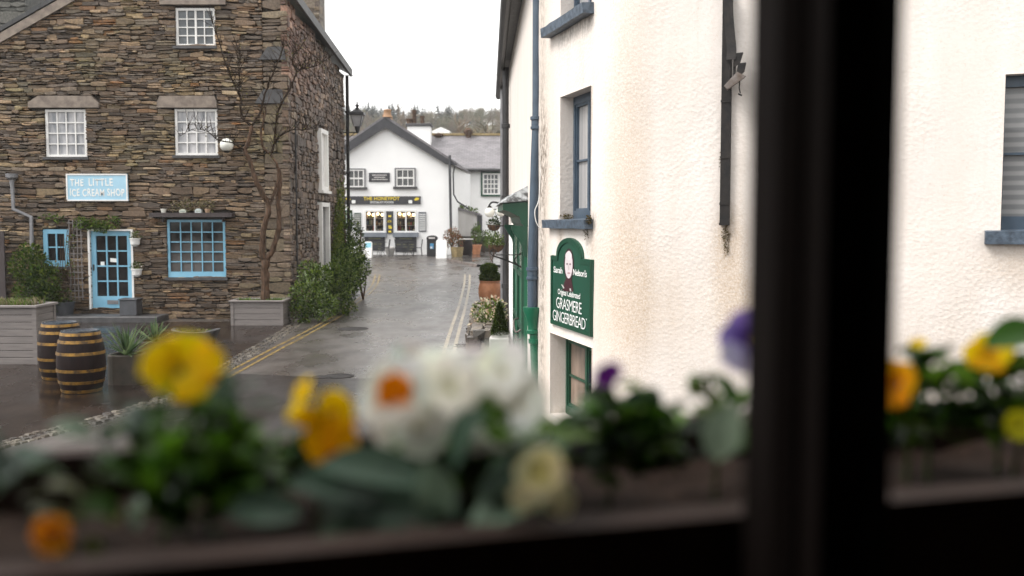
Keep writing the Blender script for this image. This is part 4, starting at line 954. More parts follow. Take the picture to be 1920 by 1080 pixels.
def rough_sill(pl, a, b, z0, z1, out, mat, tiltz=0.0):
    m = MB(); n = 8; rn = random.Random(int(a * 50))
    for i in range(n):
        x0, x1 = a + (b - a) * i / n, a + (b - a) * (i + 1) / n
        j0 = [noise.noise((x0 * 6, k, 2)) * .012 for k in range(3)]; j1 = [noise.noise((x1 * 6, k, 2)) * .012 for k in range(3)]
        q = pl.pt
        m.idx([q(x0, z0 + j0[0], -.12), q(x1, z0 + j1[0], -.12), q(x1, z0 + j1[0], out + j1[1]), q(x0, z0 + j0[0], out + j0[1]), q(x0, z1 + .02, -.12), q(x1, z1 + .02, -.12), q(x1, z1 + j1[2], out + j1[1] + .01), q(x0, z1 + j0[2], out + j0[1] + .01)],
              [(0, 1, 2, 3), (4, 7, 6, 5), (2, 6, 7, 3)[::-1], (0, 4, 5, 1)] + ([(0, 3, 7, 4)] if i == 0 else []) + ([(1, 5, 6, 2)] if i == n - 1 else []))
    return m.build('sill', mat, wb)
rough_sill(W1, W1.hit(1031, 412)[0], u_w[1] + .04, 2.40, 2.495, .09, M['sill_blue'])
rough_sill(W1, W1.hit(1031, 412)[0] + .03, u_w[1] + .04, 4.68, 4.785, .12, M['sill_blue'])
rough_sill(W2, W2.hit(1846, 440)[0], uD + 1.1, 2.28, 2.395, .08, M['sill_blue'])
o = MB(); a, b, c, d, e = op2[0]; D = -e
o.pbox(W2, a, b, d - .10, d, D - .05, D + .012); o.pbox(W2, a, a + .02, c, d - .10, D - .05, D); o.pbox(W2, b - .05, b, c, d - .10, D - .05, D); o.pbox(W2, a + .02, b - .05, c, c + .13, D - .05, D + .01); o.pbox(W2, a + .02, b - .05, (c + d) / 2 - .012, (c + d) / 2 + .012, D - .05, D - .012)
f = o.build('window', M['slate_blue'], wb)
m = MB(); m.pbox(W2, a + .02, b - .04, c + .1, d - .08, D - .07, D - .045); 
def blindmat():
    m_, n, b_ = newmat('pane_over_slatted_blind'); v = coords(n); wv = N(n, 'ShaderNodeTexWave', bands_direction='Z'); wv.inputs['Scale'].default_value = 3.6; n.links.new(v, wv.inputs['Vector'])
    n.links.new(ramp(n, wv.outputs['Fac'], [(0.3, (.16, .165, .17)), (0.8, (.27, .27, .27))]), b_.inputs['Base Color']); b_.inputs['Coat Weight'].default_value = .6; b_.inputs['Roughness'].default_value = .5; return m_
m.build('pane', blindmat(), f)
# moss and weeds lodged at the sill ends and below the rail
mo = MB(); rn = random.Random(70); MOSS = [(.09, .065, .02), (.06, .05, .015), (.13, .09, .03), (.05, .055, .012), (.16, .11, .045)]
for (u, h, d, ru, rh, k) in ((u_w[1] + .06, 2.50, .05, .06, .05, 150), (u_w[1] - .12, 2.37, .02, .05, .09, 90), (W1.hit(1056, 400)[0], 2.53, -.04, .16, .035, 200)):
    q = W1.pt(u, h, d); leaf_cloud(mo, [(q.x, q.y, q.z, ru * .5, ru, rh)], k, .022, MOSS, rn, .5)
q = W2.pt(W2.hit(1361, 445)[0], 2.30, .012); leaf_cloud(mo, [(q.x, q.y, q.z + .05, .035, .02, .10), (q.x + .01, q.y, q.z - .08, .02, .015, .08)], 260, .02, MOSS, rn, .5)
q = W2.pt(W2.hit(1352, 290)[0], 3.1, .02); leaf_cloud(mo, [(q.x, q.y, q.z, .012, .015, .12)], 60, .015, MOSS, rn, .5)
mo.build('moss', M['leaf'], wb, 'stuff')
# slate-blue rainwater pipe with green funnel and lower pipe
dpn = thing('downpipe', 'slate-blue rainwater pipe running into a green funnel and green lower pipe beside the gingerbread sign', 'pipe', (Q1.x, 12.7, 0))
Yp = 12.72
P = [at(x, y, Yp) for x, y in ((1008, -60), (1007, 225), (1004, 300), (998, 500), (998, 585))]
m = MB(); m.tube(P, .062, 14); m.build('upper_pipe', M['slate_blue'], dpn)
for py in (230, 512):
    m = MB(); q = at(1006 if py < 300 else 998, py, Yp); m.lathe(q, [(.06, -.09), (.078, -.08), (.078, -.05), (.066, -.045), (.066, .03), (.08, .035), (.08, .075), (.06, .08)], 16); m.tube([q + Vector((.05, .0, .0)), q + Vector((.17, .06, 0))], .018, 6); m.build('collar', M['slate_blue'], dpn)
m = MB(); q = at(999, 612, Yp); m.lathe(q, [(.062, -.10), (.08, -.09), (.08, -.05), (.065, -.04), (.066, 0), (.085, .10), (.125, .20), (.128, .25), (.09, .25)], 16); m.build('funnel', M['green_paint'], dpn)
m = MB(); m.tube([at(1001, 622, Yp), at(1004, 700, Yp), at(1008, 860, Yp)], .058, 14); q = at(1001.5, 640, Yp); m.lathe(q, [(.058, -.03), (.075, -.025), (.075, .03), (.058, .035)], 14); m.build('lower_pipe', M['green_paint'], dpn)
m = MB(); m.tube(spline([at(x, y, 12.6) for x, y in ((1016, 250), (1013, 330), (1010, 375), (1003, 395), (1005, 415), (1012, 428))], 5), .006, 5); tag(m.build('loose_cable', M['white_paint']), 'thin white cable hanging loose behind the slate-blue pipe', 'cable')
W1S = Pl(Q1.x - W1.n.x * .028, Q1.y - W1.n.y * .028, D1.x, D1.y)
# gingerbread sign
a, b = W1S.hit(1033.5, 540, .05)[0], W1S.hit(1109, 540, .05)[0]; zb, zt = 1.43, 2.135
zb = W1S.hit(1070, 619, .05)[1]; zt = W1S.hit(1070, 482.5, .05)[1]; top_ = W1S.hit(1070, 446, .05)[1]
gs_ = thing('shop_sign', 'dark green arch-topped sign with portrait reading GRASMERE GINGERBREAD on the cream wall', 'sign', W1S.pt((a + b) / 2, zb, .03))
def signpoly(k):
    w = b - a; n = 16; ra = w * .315 - k; cx_ = (a + b) / 2 - w * .03; base_ = zt - k
    P = [(a + k, zb + k), (b - k, zb + k), (b - k, base_), (cx_ + ra, base_)]
    hgt = top_ - zt
    P += [(cx_ + ra * cos(t), base_ + .02 + (hgt - .02) * sin(t)) for t in [pi * i / n for i in range(0, n + 1)]]
    P += [(cx_ - ra, base_), (a + k, base_)]
    return P
m = MB(); m.prism(W1S, signpoly(0), .0, .05); m.build('board', M['sign_green'], gs_)
m = MB(); o_, i_ = signpoly(0.004), signpoly(.055)
n = len(o_); 
m.idx([W1S.pt(u, h, .051) for u, h in o_] + [W1S.pt(u, h, .051) for u, h in i_] + [W1S.pt(u, h, .062) for u, h in o_] + [W1S.pt(u, h, .062) for u, h in i_],
      [(2 * n + k, 2 * n + (k + 1) % n, 3 * n + (k + 1) % n, 3 * n + k) for k in range(n)] + [(n + k, n + (k + 1) % n, 3 * n + (k + 1) % n, 3 * n + k) for k in range(n)] + [(k, (k + 1) % n, 2 * n + (k + 1) % n, 2 * n + k) for k in range(n)])
m.build('moulding', M['green_dark'], gs_)
def SU(px, py): return W1S.hit(px, py, .055)
def srect(x0, x1, ytl, ybl, slope): # bottom-left/top-left pixel rows, averaged so that the text sits level on the board
    xm = (x0 + x1) / 2; return (SU(x0, ytl)[0], SU(x1, ytl)[0], SU(xm, ybl + slope * (xm - x0))[1], SU(xm, ytl + slope * (xm - x0))[1])
PX = lambda zx, zy: (1000 + zx * 140 / 687, 430 + zy * 140 / 687)
def tz(body, zx0, zx1, zy0, zy1, wt, **kw):
    x0, _ = PX(zx0, 0); x1, _ = PX(zx1, 0); _, y0 = PX(0, zy0); _, y1 = PX(0, zy1); xm = (x0 + x1) / 2
    text(body, W1S, (SU(x0, y0)[0], SU(x1, y0)[0], SU(xm, y1)[1], SU(xm, y0)[1]), .052, M['white_letter'], gs_, weight=wt, **kw)
tz('Sarah', 187, 268, 345, 402, .012, shear=.06, space=.9); tz("Nelson's", 366, 492, 370, 432, .012, shear=.06, space=.9)
tz('Original Celebrated', 226, 432, 566, 636, .008, shear=.06, space=.9)
tz('GRASMERE', 212, 445, 648, 752, -.004, space=.9)
tz('GINGERBREAD', 180, 480, 778, 880, -.004, space=.88)
tz('\u00ae', 483, 494, 820, 838, 0)
# portrait emblem: a cameo with hair, face and dark dress
def ell(cx, cy, rx, ry, n=20): return [SU(*PX(cx + rx * cos(2 * pi * k / n), cy + ry * sin(2 * pi * k / n))) for k in range(n)][::-1]
m = MB(); m.prism(W1S, ell(325, 325, 46, 150), .051, .054, (.035, .014, .018)); m.prism(W1S, [SU(*PX(x, y)) for x, y in ((268, 560), (285, 490), (310, 440), (350, 450), (358, 500), (368, 570), (330, 575))][::-1], .0545, .0565, (.05, .012, .018)); m.prism(W1S, ell(329, 325, 35, 128), .057, .060, (.66, .58, .60))
m.prism(W1S, ell(329, 245, 30, 40), .0605, .0615, (.72, .65, .67)); m.prism(W1S, ell(316, 318, 8, 9), .0605, .062, (.25, .18, .2)); m.prism(W1S, ell(343, 320, 8, 9), .0605, .062, (.25, .18, .2)); m.prism(W1S, ell(330, 350, 5, 26), .0605, .0622, (.55, .46, .47)); m.prism(W1S, ell(331, 402, 13, 7), .0605, .062, (.42, .25, .26))
m.prism(W1S, [SU(*PX(x, y)) for x, y in ((258, 505), (272, 512), (288, 540), (280, 545))][::-1], .057, .059, (.5, .5, .47)); m.prism(W1S, [SU(*PX(x, y)) for x, y in ((335, 545), (345, 543), (352, 570), (338, 565))][::-1], .057, .059, (.5, .5, .47))
m.build('portrait', M['vcol'], gs_)
# iron hoisting rail and its broken bracket on the frontal wall
hr = thing('iron_rail', 'black iron rail fixed upright on the cream wall with a broken bracket', 'iron rail', W2.pt(W2.hit(1358, 420)[0], 2.4, .05))
r = W2.rect(1351, 200, 1369, 422, .04)
m = MB(); m.pbox(W2, r[0], r[1], r[2], 6.0, .0, .055); 
for py in (295, 382, 420, 190): h = W2.hit(1360, py, .04)[1]; m.pbox(W2, r[0] - .004, r[1] + .004, h - .012, h + .012, .055, .062)
m.build('rail', M['iron'], hr)
def w2(px, py, d): return W2.pt(*W2.hit(px, py, d), d)
m = MB()
for k in range(3): pass
P = spline([w2(1366, -20, .10), w2(1366, 20, .11), w2(1369, 60, .12), w2(1372, 95, .14), w2(1370, 112, .16)], 4)
wd = W2.u.to_3d() * .045; th = W2.n.to_3d() * .012
for i in range(len(P) - 1): m.hexa([P[i] - wd, P[i] + wd, P[i] + wd + th, P[i] - wd + th, P[i + 1] - wd, P[i + 1] + wd, P[i + 1] + wd + th, P[i + 1] - wd + th])
m.build('strap', M['iron'], hr)
m = MB(); m.prism(W2, [W2.hit(*q, .12) for q in ((1379, 101), (1394, 99), (1388, 118), (1376, 128))], .12, .16); m.prism(W2, [W2.hit(*q, .16) for q in ((1385, 120), (1399, 118), (1396, 134), (1384, 146), (1381, 140))], .15, .2)
m.prism(W2, [W2.hit(*q, .1) for q in ((1360, 115), (1371, 112), (1370, 150), (1361, 158))], .07, .14); m.prism(W2, [W2.hit(*q, .12) for q in ((1376, 112), (1380, 112), (1379, 145), (1375, 147))], .1, .15); m.build('claw', M['iron'], hr)
m = MB(); m.hexa([w2(1358, 163, .1), w2(1364, 170, .1), w2(1397, 146, .1), w2(1380, 138, .1), w2(1358, 160, .3), w2(1364, 167, .3), w2(1399, 143, .28), w2(1382, 134, .28)]); m.build('plate', M['rust_iron'], hr)
m = MB(); m.tube([w2(1387, 150, .2), w2(1386, 165, .2), w2(1388, 175, .2)], .006, 5); m.tube([w2(1384, 176, .2), w2(1391, 179, .2)], .008, 5); m.build('hook', M['iron'], hr)
# ------------------------------------------------------------------ green shopfront on the street side of the near building
def w0u(px): return W0.hit(px, 500)[0]
sf = thing('shopfront', 'green painted shopfront with bracketed canopy and panelled door beside the slate-blue pipe', 'shopfront', W0.pt(w0u(978), 0, .05))
ua, ub = w0u(989), w0u(970)
m = MB(); m.pbox(W0, ua, ub, 0, 2.42, -.05, .05); m.build('panel', M['green_paint'], sf)
m = MB()
for u in (ua, (ua + ub) / 2 - .2, ub - .10): m.pbox(W0, u, u + .10, .0, 2.36, .05, .085)
for h in (.05, .80, 1.62, 2.26): m.pbox(W0, ua + .10, ub - .10, h, h + .08, .05, .080)
m.build('mouldings', M['green_dark'], sf)
m = MB(); m.pbox(W0, ua + .14, ub - .14, 1.72, 2.24, .05, .06); m.build('fanlight', pm('pale_green_glass', (.10, .22, .15), (.22, .30, .25), 3, .1, .02), sf)
m = MB(); h0 = 2.40
prof = [(.0, h0), (.05, h0), (.10, h0 + .05), (.12, h0 + .14), (.28, h0 + .22), (.36, h0 + .24), (.36, h0 + .33), (.0, h0 + .36)]
A = [W0.pt(ua - .15, h, d) for d, h in prof]; B = [W0.pt(ub + .2, h, d) for d, h in prof]; n = len(prof)
m.idx(A + B, [list(range(n)), list(range(n, 2 * n))[::-1]] + [(i, (i + 1) % n, n + (i + 1) % n, n + i) for i in range(n)])
for u in (ua - .12, ub + .05):
    m.prism(Pl(*W0.pt(u, 0, 0).xy, W0.n.x, W0.n.y), [(.01, 1.95), (.06, 1.98), (.10, 2.15), (.24, 2.36), (.24, 2.41), (.01, 2.41)], -.05, .05)
m.build('canopy', M['green_dark'], sf)
m = MB(); z0 = h0 + .37
m.hexa([W0.pt(ua - .18, z0, 0), W0.pt(ub + .24, z0, 0), W0.pt(ub + .24, z0 - .03, .40), W0.pt(ua - .18, z0 - .03, .40), W0.pt(ua - .10, z0 + .22, 0), W0.pt(ub + .15, z0 + .22, 0), W0.pt(ub + .15, z0 + .03, .36), W0.pt(ua - .10, z0 + .03, .36)])
m.build('leaded_top', pm('weathered_lead', (.42, .44, .45), (.06, .06, .06), 9, .35, .5, .2, lo=.42, hi=.58), sf)
m = MB(); hp = Pl(*W0.pt(ua + .5, 0, .16).xy, W0.u.x, W0.u.y); P = [W0.pt(ua + .35, .86, .08), W0.pt(ua + .4, .82, .16), W0.pt(ua + .75, .95, .17), W0.pt(ua + .85, .98, .10)]; m.tube(spline(P, 4), .016, 6); m.tube([W0.pt(ua + .30, .72, .08), W0.pt(ua + .35, .70, .16), W0.pt(ua + .40, .78, .15)], .012, 6); m.build('handle', M['rust_iron'], sf)
m = MB(); u = w0u(966); m.pbox(W0, ub + .02, w0u(959.5), 0, 2.40, -.05, .06); m.build('pilaster', M['white_render'], sf)
dk = MB(); u = w0u(956.5); dk.tube([W0.pt(u, 5.9, .10), W0.pt(u, 0, .10)], .075, 10)
for h in (1.0, 3.0, 4.6): dk.lathe(W0.pt(u, h, .10), [(.07, -.05), (.095, -.04), (.095, .05), (.07, .06)], 10)
tag(dk.build('downpipe', M['black']), 'black cast-iron rainwater pipe on the street wall beyond the green shopfront', 'pipe')
dk = MB(); u = w0u(949.5); dk.tube([W0.pt(u, 5.9, .10), W0.pt(u, 0, .10)], .06, 10); tag(dk.build('downpipe', M['grey_pipe']), 'grey rainwater pipe at the far end of the street wall', 'pipe')
# iron bracket, hanging baskets, globe lamps
ib = thing('iron_bracket', 'curly wrought-iron bracket sticking out over the street from the green shopfront', 'bracket', at(985, 505, 15))
m = MB(); q = lambda x, y, Y=15.2: at(x, y, Y)
m.tube([q(988, 506), q(970, 497), q(950, 488), q(932, 482), q(925, 480)], .014, 6); m.tube([q(987, 477), q(960, 478), q(930, 478)], .008, 5)
m.tube(spline([q(925, 480), q(920, 475), q(923, 468), q(930, 470), q(929, 476)], 5), .008, 5); m.tube(spline([q(975, 500), q(965, 490), q(970, 480), q(984, 470)], 5), .009, 5); m.tube(spline([q(955, 490), q(948, 482), q(955, 477)], 5), .007, 5); m.tube([q(986, 460), q(986, 520)], .018, 6)
m.build('scrollwork', M['iron'], ib)
def basket(label, lab2, px, py, Y, r, n, pal, seed):
    c = at(px, py, Y); t = thing('hanging_basket', label, 'hanging basket', c, 'hanging baskets along the street'); m = MB()
    m.lathe(c, [(r * .35, -r * .75), (r * .75, -r * .5), (r, -.02), (r, .03), (r * .9, .03)], 16); m.build('bowl', M['bark'], t)
    m = MB()
    for k in range(3): m.tube([c + Vector((r * cos(k * 2.1), r * sin(k * 2.1), .02)), c + Vector((0, 0, r * 2.6))], .006, 4)
    m.tube([c + Vector((0, 0, r * 2.6)), c + Vector((.55, 0.1, r * 2.6 + .05))], .012, 5); m.build('chain', M['iron'], t)
    t2 = thing('basket_plant', lab2, 'plant', c); m = MB(); leaf_cloud(m, [(c.x, c.y, c.z + r * .4, r * 1.05, r, r * .6), (c.x + .05, c.y, c.z + r * 1.1, r * .6, r * .5, r * .6)], n, .06, pal, random.Random(seed), .3); m.build('foliage', M['leaf'], t2)
basket('dark hanging basket low over the far pavement near the white globe lamps', 'leafy yellow-green plant with pale flowers in the lower hanging basket', 930, 462, 22, .17, 500, LUSH + BRIGHT[:2] + [(.5, .5, .42)], 1)
basket('small hanging basket above the other one, just under the white globe lamps', 'dark trailing plant in the upper hanging basket', 926, 424, 25, .16, 300, DEEP + LUSH[:2], 2)
gl = thing('globe_lamp', 'pair of white globe lamps at the end of the street wall', 'lamp', at(945, 392, 22))
for (px, py, rr) in ((918, 398, .112), (939, 397, .105)): m = MB(); m.ball(at(px, py, 22), rr, 12); m.build('globe', M['globe'], gl)
m = MB(); m.tube(spline([at(960, 396, 22), at(945, 384, 22), at(925, 379, 22), at(918, 384, 22), at(917, 389, 22)], 4), .022, 6); m.lathe(at(918, 390, 22), [(.07, -.03), (.05, .02), (.03, .05)], 10); m.lathe(at(939, 389, 22), [(.07, -.03), (.05, .02), (.03, .05)], 10); m.build('bracket', M['iron'], gl)
# stone bed, flowers, cone topiary, terracotta pot
rn = random.Random(17); sbm = MB()
bed = thing('rockery', 'low rubble stone bed along the foot of the street wall', 'stone bed', (-.6, 20, 0)) if False else None
for layer in range(3):
    y = 18.8
    while y < 26.0:
        l = rn.uniform(.14, .34)
        for k in range(3 if layer < 2 else 2):
            x = -.78 + k * .26 + rn.uniform(-.05, .05) + layer * .06 - .022 * (y - 18.8); h = .14 + rn.uniform(0, .05)
            z = g(y) + layer * .13 - .02; c = rn.choice([(.20, .165, .13), (.11, .09, .075), (.28, .235, .19), (.15, .125, .105), (.07, .06, .05)])
            P = [(x + sx * .12 * rn.uniform(.7, 1.1), y + l / 2 + sy * l / 2 * rn.uniform(.7, 1.05), z + zz_ * h * (1 if zz_ == 0 else rn.uniform(.7, 1.1))) for zz_ in (0, 1) for sx, sy in ((-1, -1), (1, -1), (1, 1), (-1, 1))]
            sbm.hexa(P, c)
        y += l
tag(sbm.build('stone_bed', M['setts']), 'low rubble stone flower bed along the foot of the street wall', 'stone bed')
def sb2(px, py, Y, r, rz=None): q = at(px, py, Y); return (q.x, q.y, q.z, r, r * 1.3, rz or r)
shrub('flowering_shrub', 'shrub of faded cream and pink flowers on the rubble stone bed', 'shrub', (-.55, 21.5, .3), [sb2(905, 585, 20.8, .22), sb2(925, 582, 21.5, .26), sb2(915, 605, 20.6, .22), sb2(932, 598, 21.5, .2), sb2(897, 600, 21, .16)], 900, .07, LUSH[:4], 51, None, 420, [(.55, .42, .30), (.62, .55, .42), (.45, .28, .2), (.5, .5, .35)])
q = gp(937, 636); t = thing('cone_topiary', 'clipped dark green cone of box in front of the faded flowers', 'topiary', (at(937, 600, 18.6).x, 18.6, .3))
m = MB(); rn = random.Random(5); cx_ = at(937, 600, 18.6)
for _ in range(2200):
    f = rn.random() ** .7; a = rn.uniform(0, 6.28); rr = .16 * (1.02 - (1 - f) * .98) * rn.uniform(.75, 1.05); z = .34 + (1 - f) * .62
    d = Vector((cos(a), sin(a), .5)); m.leaf((cx_.x + rr * cos(a), cx_.y + rr * sin(a), z), d + Vector((rn.gauss(0, .4), rn.gauss(0, .4), rn.gauss(0, .4))), Vector((0, 0, 1)), .05, .035, rn.choice(GREEN[:3] + DEEP[3:]))
m.build('foliage', M['leaf'], t); m = MB(); m.tube([(cx_.x, 18.6, .3), (cx_.x, 18.6, .8)], .02); m.build('stem', M['bark'], t)
m = MB(); m.cbox(cx_.x - .19, cx_.x + .17, 18.4, 18.78, 0, .30, .02); m.lathe((cx_.x, 18.6, .3), [(.16, 0), (.17, .05), (.15, .05)], 14); tag(m.build('square_planter', M['grey_render']), 'pale square planter under the clipped cone of box', 'planter')
P0 = gp(918, 567); P0 = Vector((P0.x, P0.y + .3, g(P0.y + .3))); s_ = P0.y / F
t = thing('terracotta_pot', 'large ribbed terracotta pot at the edge of the road', 'pot', P0); m = MB()
H = 39 * s_; prof = [(.30, 0)]
for k in range(13):
    f = k / 12; prof.append(((.215 + .10 * math.sin(pi * (.18 + f * .62)) + .0) * 1.08 * (1 + (.012 if k % 2 else -.012)), H * (.04 + .9 * f)))
prof[0] = (.22, 0); prof += [(.29, H * .95), (.33, H * .965), (.33, H), (.26, H), (.25, H * .9)]
m.lathe(P0, prof, 26); m.build('pot', M['terracotta'], t)
t2 = thing('box_topiary', 'two-tiered clipped green box ball in the large terracotta pot', 'topiary', P0 + Vector((0, 0, H)))
m = MB(); leaf_cloud(m, [(P0.x, P0.y, P0.z + H + .10, .30, .30, .17)], 2600, .07, GREEN + BRIGHT[2:3], random.Random(2), .2); leaf_cloud(m, [(P0.x - .03, P0.y, P0.z + H + .34, .24, .24, .15)], 2200, .07, GREEN + BRIGHT[1:3], random.Random(3), .2); m.build('foliage', M['leaf'], t2)
m = MB(); m.tube([P0 + Vector((0, 0, H - .1)), P0 + Vector((0, 0, H + .35))], .03); m.build('stem', M['bark'], t2)
# drain grate and a service trench outline in the road
dg_ = gp(876, 649); m = MB()
for k in range(7): m.box(dg_.x - .22 + k * .07, dg_.x - .185 + k * .07, dg_.y - .16, dg_.y + .16, .006, .016)
m.box(dg_.x - .26, dg_.x + .28, dg_.y - .2, dg_.y - .165, .006, .018); m.box(dg_.x - .26, dg_.x + .28, dg_.y + .165, dg_.y + .2, .006, .018)
tag(m.build('drain_grate', M['iron']), 'black iron drain grate at the edge of the road by the stone bed', 'drain grate')
cover = [((604, 708), .16), ((636, 706), .24), ((662, 617), .35)]
for i, ((px, py), r) in enumerate(cover):
    c = gp(px, py); m = MB(); m.lathe((c.x, c.y, .0075), [(r, 0), (r, .006), (r * .9, .006), (r * .88, .003), (r * .1, .004)], 20); tag(m.build('manhole_cover', M['iron']), ['small round iron cover near the middle of the road', 'round iron manhole cover next to a smaller one in the road', 'larger worn manhole cover farther up the road'][i], 'manhole cover')

# ------------------------------------------------------------------ the white gabled shop at the end of the street
FH = Pl(-3.32, 54, 1, 0); FS2 = Pl(-3.32, 54, .65, 10)
hp_ = thing('white_shop', 'white gabled shop with black bargeboards and gold-lettered black fascia at the street end', 'shop', (-6.7, 54, g(54)))
def hh(px, py): return FH.hit(px, py)
pk = hh(722, 236); le = hh(560, 330); re = (0, FH.hit(845, 312)[1])
W_ = MB(); gz = g(54) - .3
hw = FH.rect(683, 394, 722, 436), FH.rect(741, 394, 781, 436)
lw = hh(560, 340)[0]
zl = pk[1] - (pk[0] - lw) * .66; zr = re[1]
# front wall built round the two display windows
def wallrects(m, pl, poly_top, u0, u1, h0, ops, d0, d1):
    us = sorted(set([u0, u1] + [x for o in ops for x in o[:2]]))
    ops_ = sorted(ops)
    a = u0
    for o in ops_:
        m.pbox(pl, a, o[0], h0, 3.9, d0, d1); m.pbox(pl, o[0], o[1], h0, o[2], d0, d1); m.pbox(pl, o[0], o[1], o[3], 3.9, d0, d1); a = o[1]
    m.pbox(pl, a, u1, h0, 3.9, d0, d1)
wallrects(W_, FH, None, lw, 0, gz, hw, -.3, 0)
W_.prism(FH, [(lw, 3.9), (0, 3.9), (0, zr + .15), (pk[0], pk[1] + .2), (lw, zl)], -.3, 0)
W_.build('wall', M['white_render'], hp_)
m = MB(); m.prism(FS2, [(.31, gz), (10.02, gz), (10.02, 5.45), (.31, re[1] + .2)], -.3, 0); m.build('side_wall', M['white_render'], hp_)
m = MB()
def bz(x, y): return FH.hit(646 + 0, 0)
z6 = lambda zx, zy: FH.hit(640 + zx * .15625, 180 + zy * .15625, .25)
oL, oP, oR = z6(-500, 955), z6(522, 258), z6(1395, 832); iL, iP, iR = z6(-500, 1055), z6(525, 378), z6(1262, 820)
m.prism(FH, [iL, iP, oP, oL], .2, .28); m.prism(FH, [iP, iR, (oR[0], oR[1] - .02), oR, oP], .2, .279); m.build('bargeboard', M['charcoal'], hp_)
m = MB()
for a_, b_ in ((oL, oP), (oP, oR)):
    m.hexa([FH.pt(a_[0], a_[1] + .01, .26), FH.pt(b_[0], b_[1] + .01, .26), FH.pt(b_[0] + .25, b_[1], -10), FH.pt(a_[0] + .25, a_[1], -10), FH.pt(a_[0], a_[1] + .13, .26), FH.pt(b_[0], b_[1] + .13, .26), FH.pt(b_[0] + .25, b_[1] + .12, -10), FH.pt(a_[0] + .25, a_[1] + .12, -10)])
m.build('roof', M['roof_slate'], hp_)
m = MB(); q = FH.pt(oP[0] + .12, oP[1] + .02, .1); m.lathe(q, [(.30, 0), (.22, .12), (.19, .3), (.22, .38), (.17, .42)], 12); m.tube([FH.pt(oP[0], oP[1] + .1, .2), FH.pt(oP[0] + .03, oP[1] + .1, -2)], .13, 8); m.build('ridge_finial', pm('orange_ridge_tile', (.36, .20, .10), (.26, .15, .08), 5, .7, .2), hp_)
for r_ in ((653, 318, 683, 351), (743, 317, 777, 350)):
    r = FH.rect(*r_); window(hp_, FH, r, 3, 2, M['white_paint'], M['honey_pane'], .005, .07, .045, 'h', thick=.045)
    s = MB(); s.pbox(FH, r[0] - .08, r[0] - .004, r[2] - .0, r[3] + .06, 0.003, .07); s.pbox(FH, r[1] + .004, r[1] + .08, r[2], r[3] + .06, .003, .07); s.pbox(FH, r[0], r[1], r[3] + .003, r[3] + .065, .003, .068); s.build('surround', M['grey_pipe'], hp_)
    s = MB(); s.pbox(FH, r[0] - .16, r[1] + .16, r[2] - .12, r[2] - .004, .0, .14); s.build('sill', M['slate_dark'], hp_)
r = FH.rect(692, 324, 731, 341); pq = thing('wall_plaque', 'small black framed plaque between the two upper windows of the white shop', 'plaque', FH.pt((r[0] + r[1]) / 2, r[2], .03))
m = MB(); m.pbox(FH, *r, .0, .05); m.build('board', M['charcoal'], pq)
m = MB()
for k, (a_, b_) in enumerate(((.16, .84), (.24, .76), (.14, .86))):
    z = r[3] - (r[3] - r[2]) * (.26 + k * .24); u = r[0] + (r[1] - r[0]) * a_
    rn = random.Random(k)
    while u < r[0] + (r[1] - r[0]) * b_: l = rn.uniform(.03, .07); m.pbox(FH, u, u + l, z - .03, z + .03, .05, .056); u += l + .02
m.build('lettering', M['grey_render'], pq)
r = FH.rect(646, 368, 789, 383); fs_ = thing('fascia_sign', 'long black fascia sign reading THE HONEYPOT SPECIALIST FOODS in gold and white', 'sign', FH.pt((r[0] + r[1]) / 2, r[2], .03))
m = MB(); m.pbox(FH, r[0], r[1], r[2], r[3], .0, .07); m.build('board', M['charcoal'], fs_)
text('THE HONEYPOT', FH, FH.rect(682, 369, 749.5, 375.6), .072, M['gold_letter'], fs_, weight=.018, space=1.05)
text('SPECIALIST FOODS', FH, FH.rect(694, 377.3, 738, 381.2), .072, M['white_letter'], fs_, weight=.01, space=1.05)
m = MB()
for px, sgn in ((652.5, 1), (781.5, -1)):
    for dx, dy, rr in ((0, 373, 3.0), (2 * sgn, 374, 2.4), (-2 * sgn, 372.5, 2.2)): m.prism(FH, [FH.hit(px + dx + rr * 1.2 * cos(k * pi / 4), dy + rr * .9 * sin(k * pi / 4), .07) for k in range(8)][::-1], .0705, .074 + .001 * rr)
m.build('bee_emblem', M['gold_letter'], fs_)
m = MB()
for px in (663, 769.5): m.prism(FH, [FH.hit(px + x, y, .07) for x, y in ((-3, 381.5), (3, 381.5), (3.8, 378), (3, 375.2), (-3, 375.2), (-3.8, 378))], .0705, .078)
m.build('jar_emblem', M['white_letter'], fs_)
def lampmat():
    m_, n, b_ = newmat('lit_shop_lamp'); b_.inputs['Base Color'].default_value = (.8, .7, .5, 1); b_.inputs['Emission Color'].default_value = (1, .72, .38, 1); b_.inputs['Emission Strength'].default_value = 2.2; return m_
M['lamp'] = lampmat()
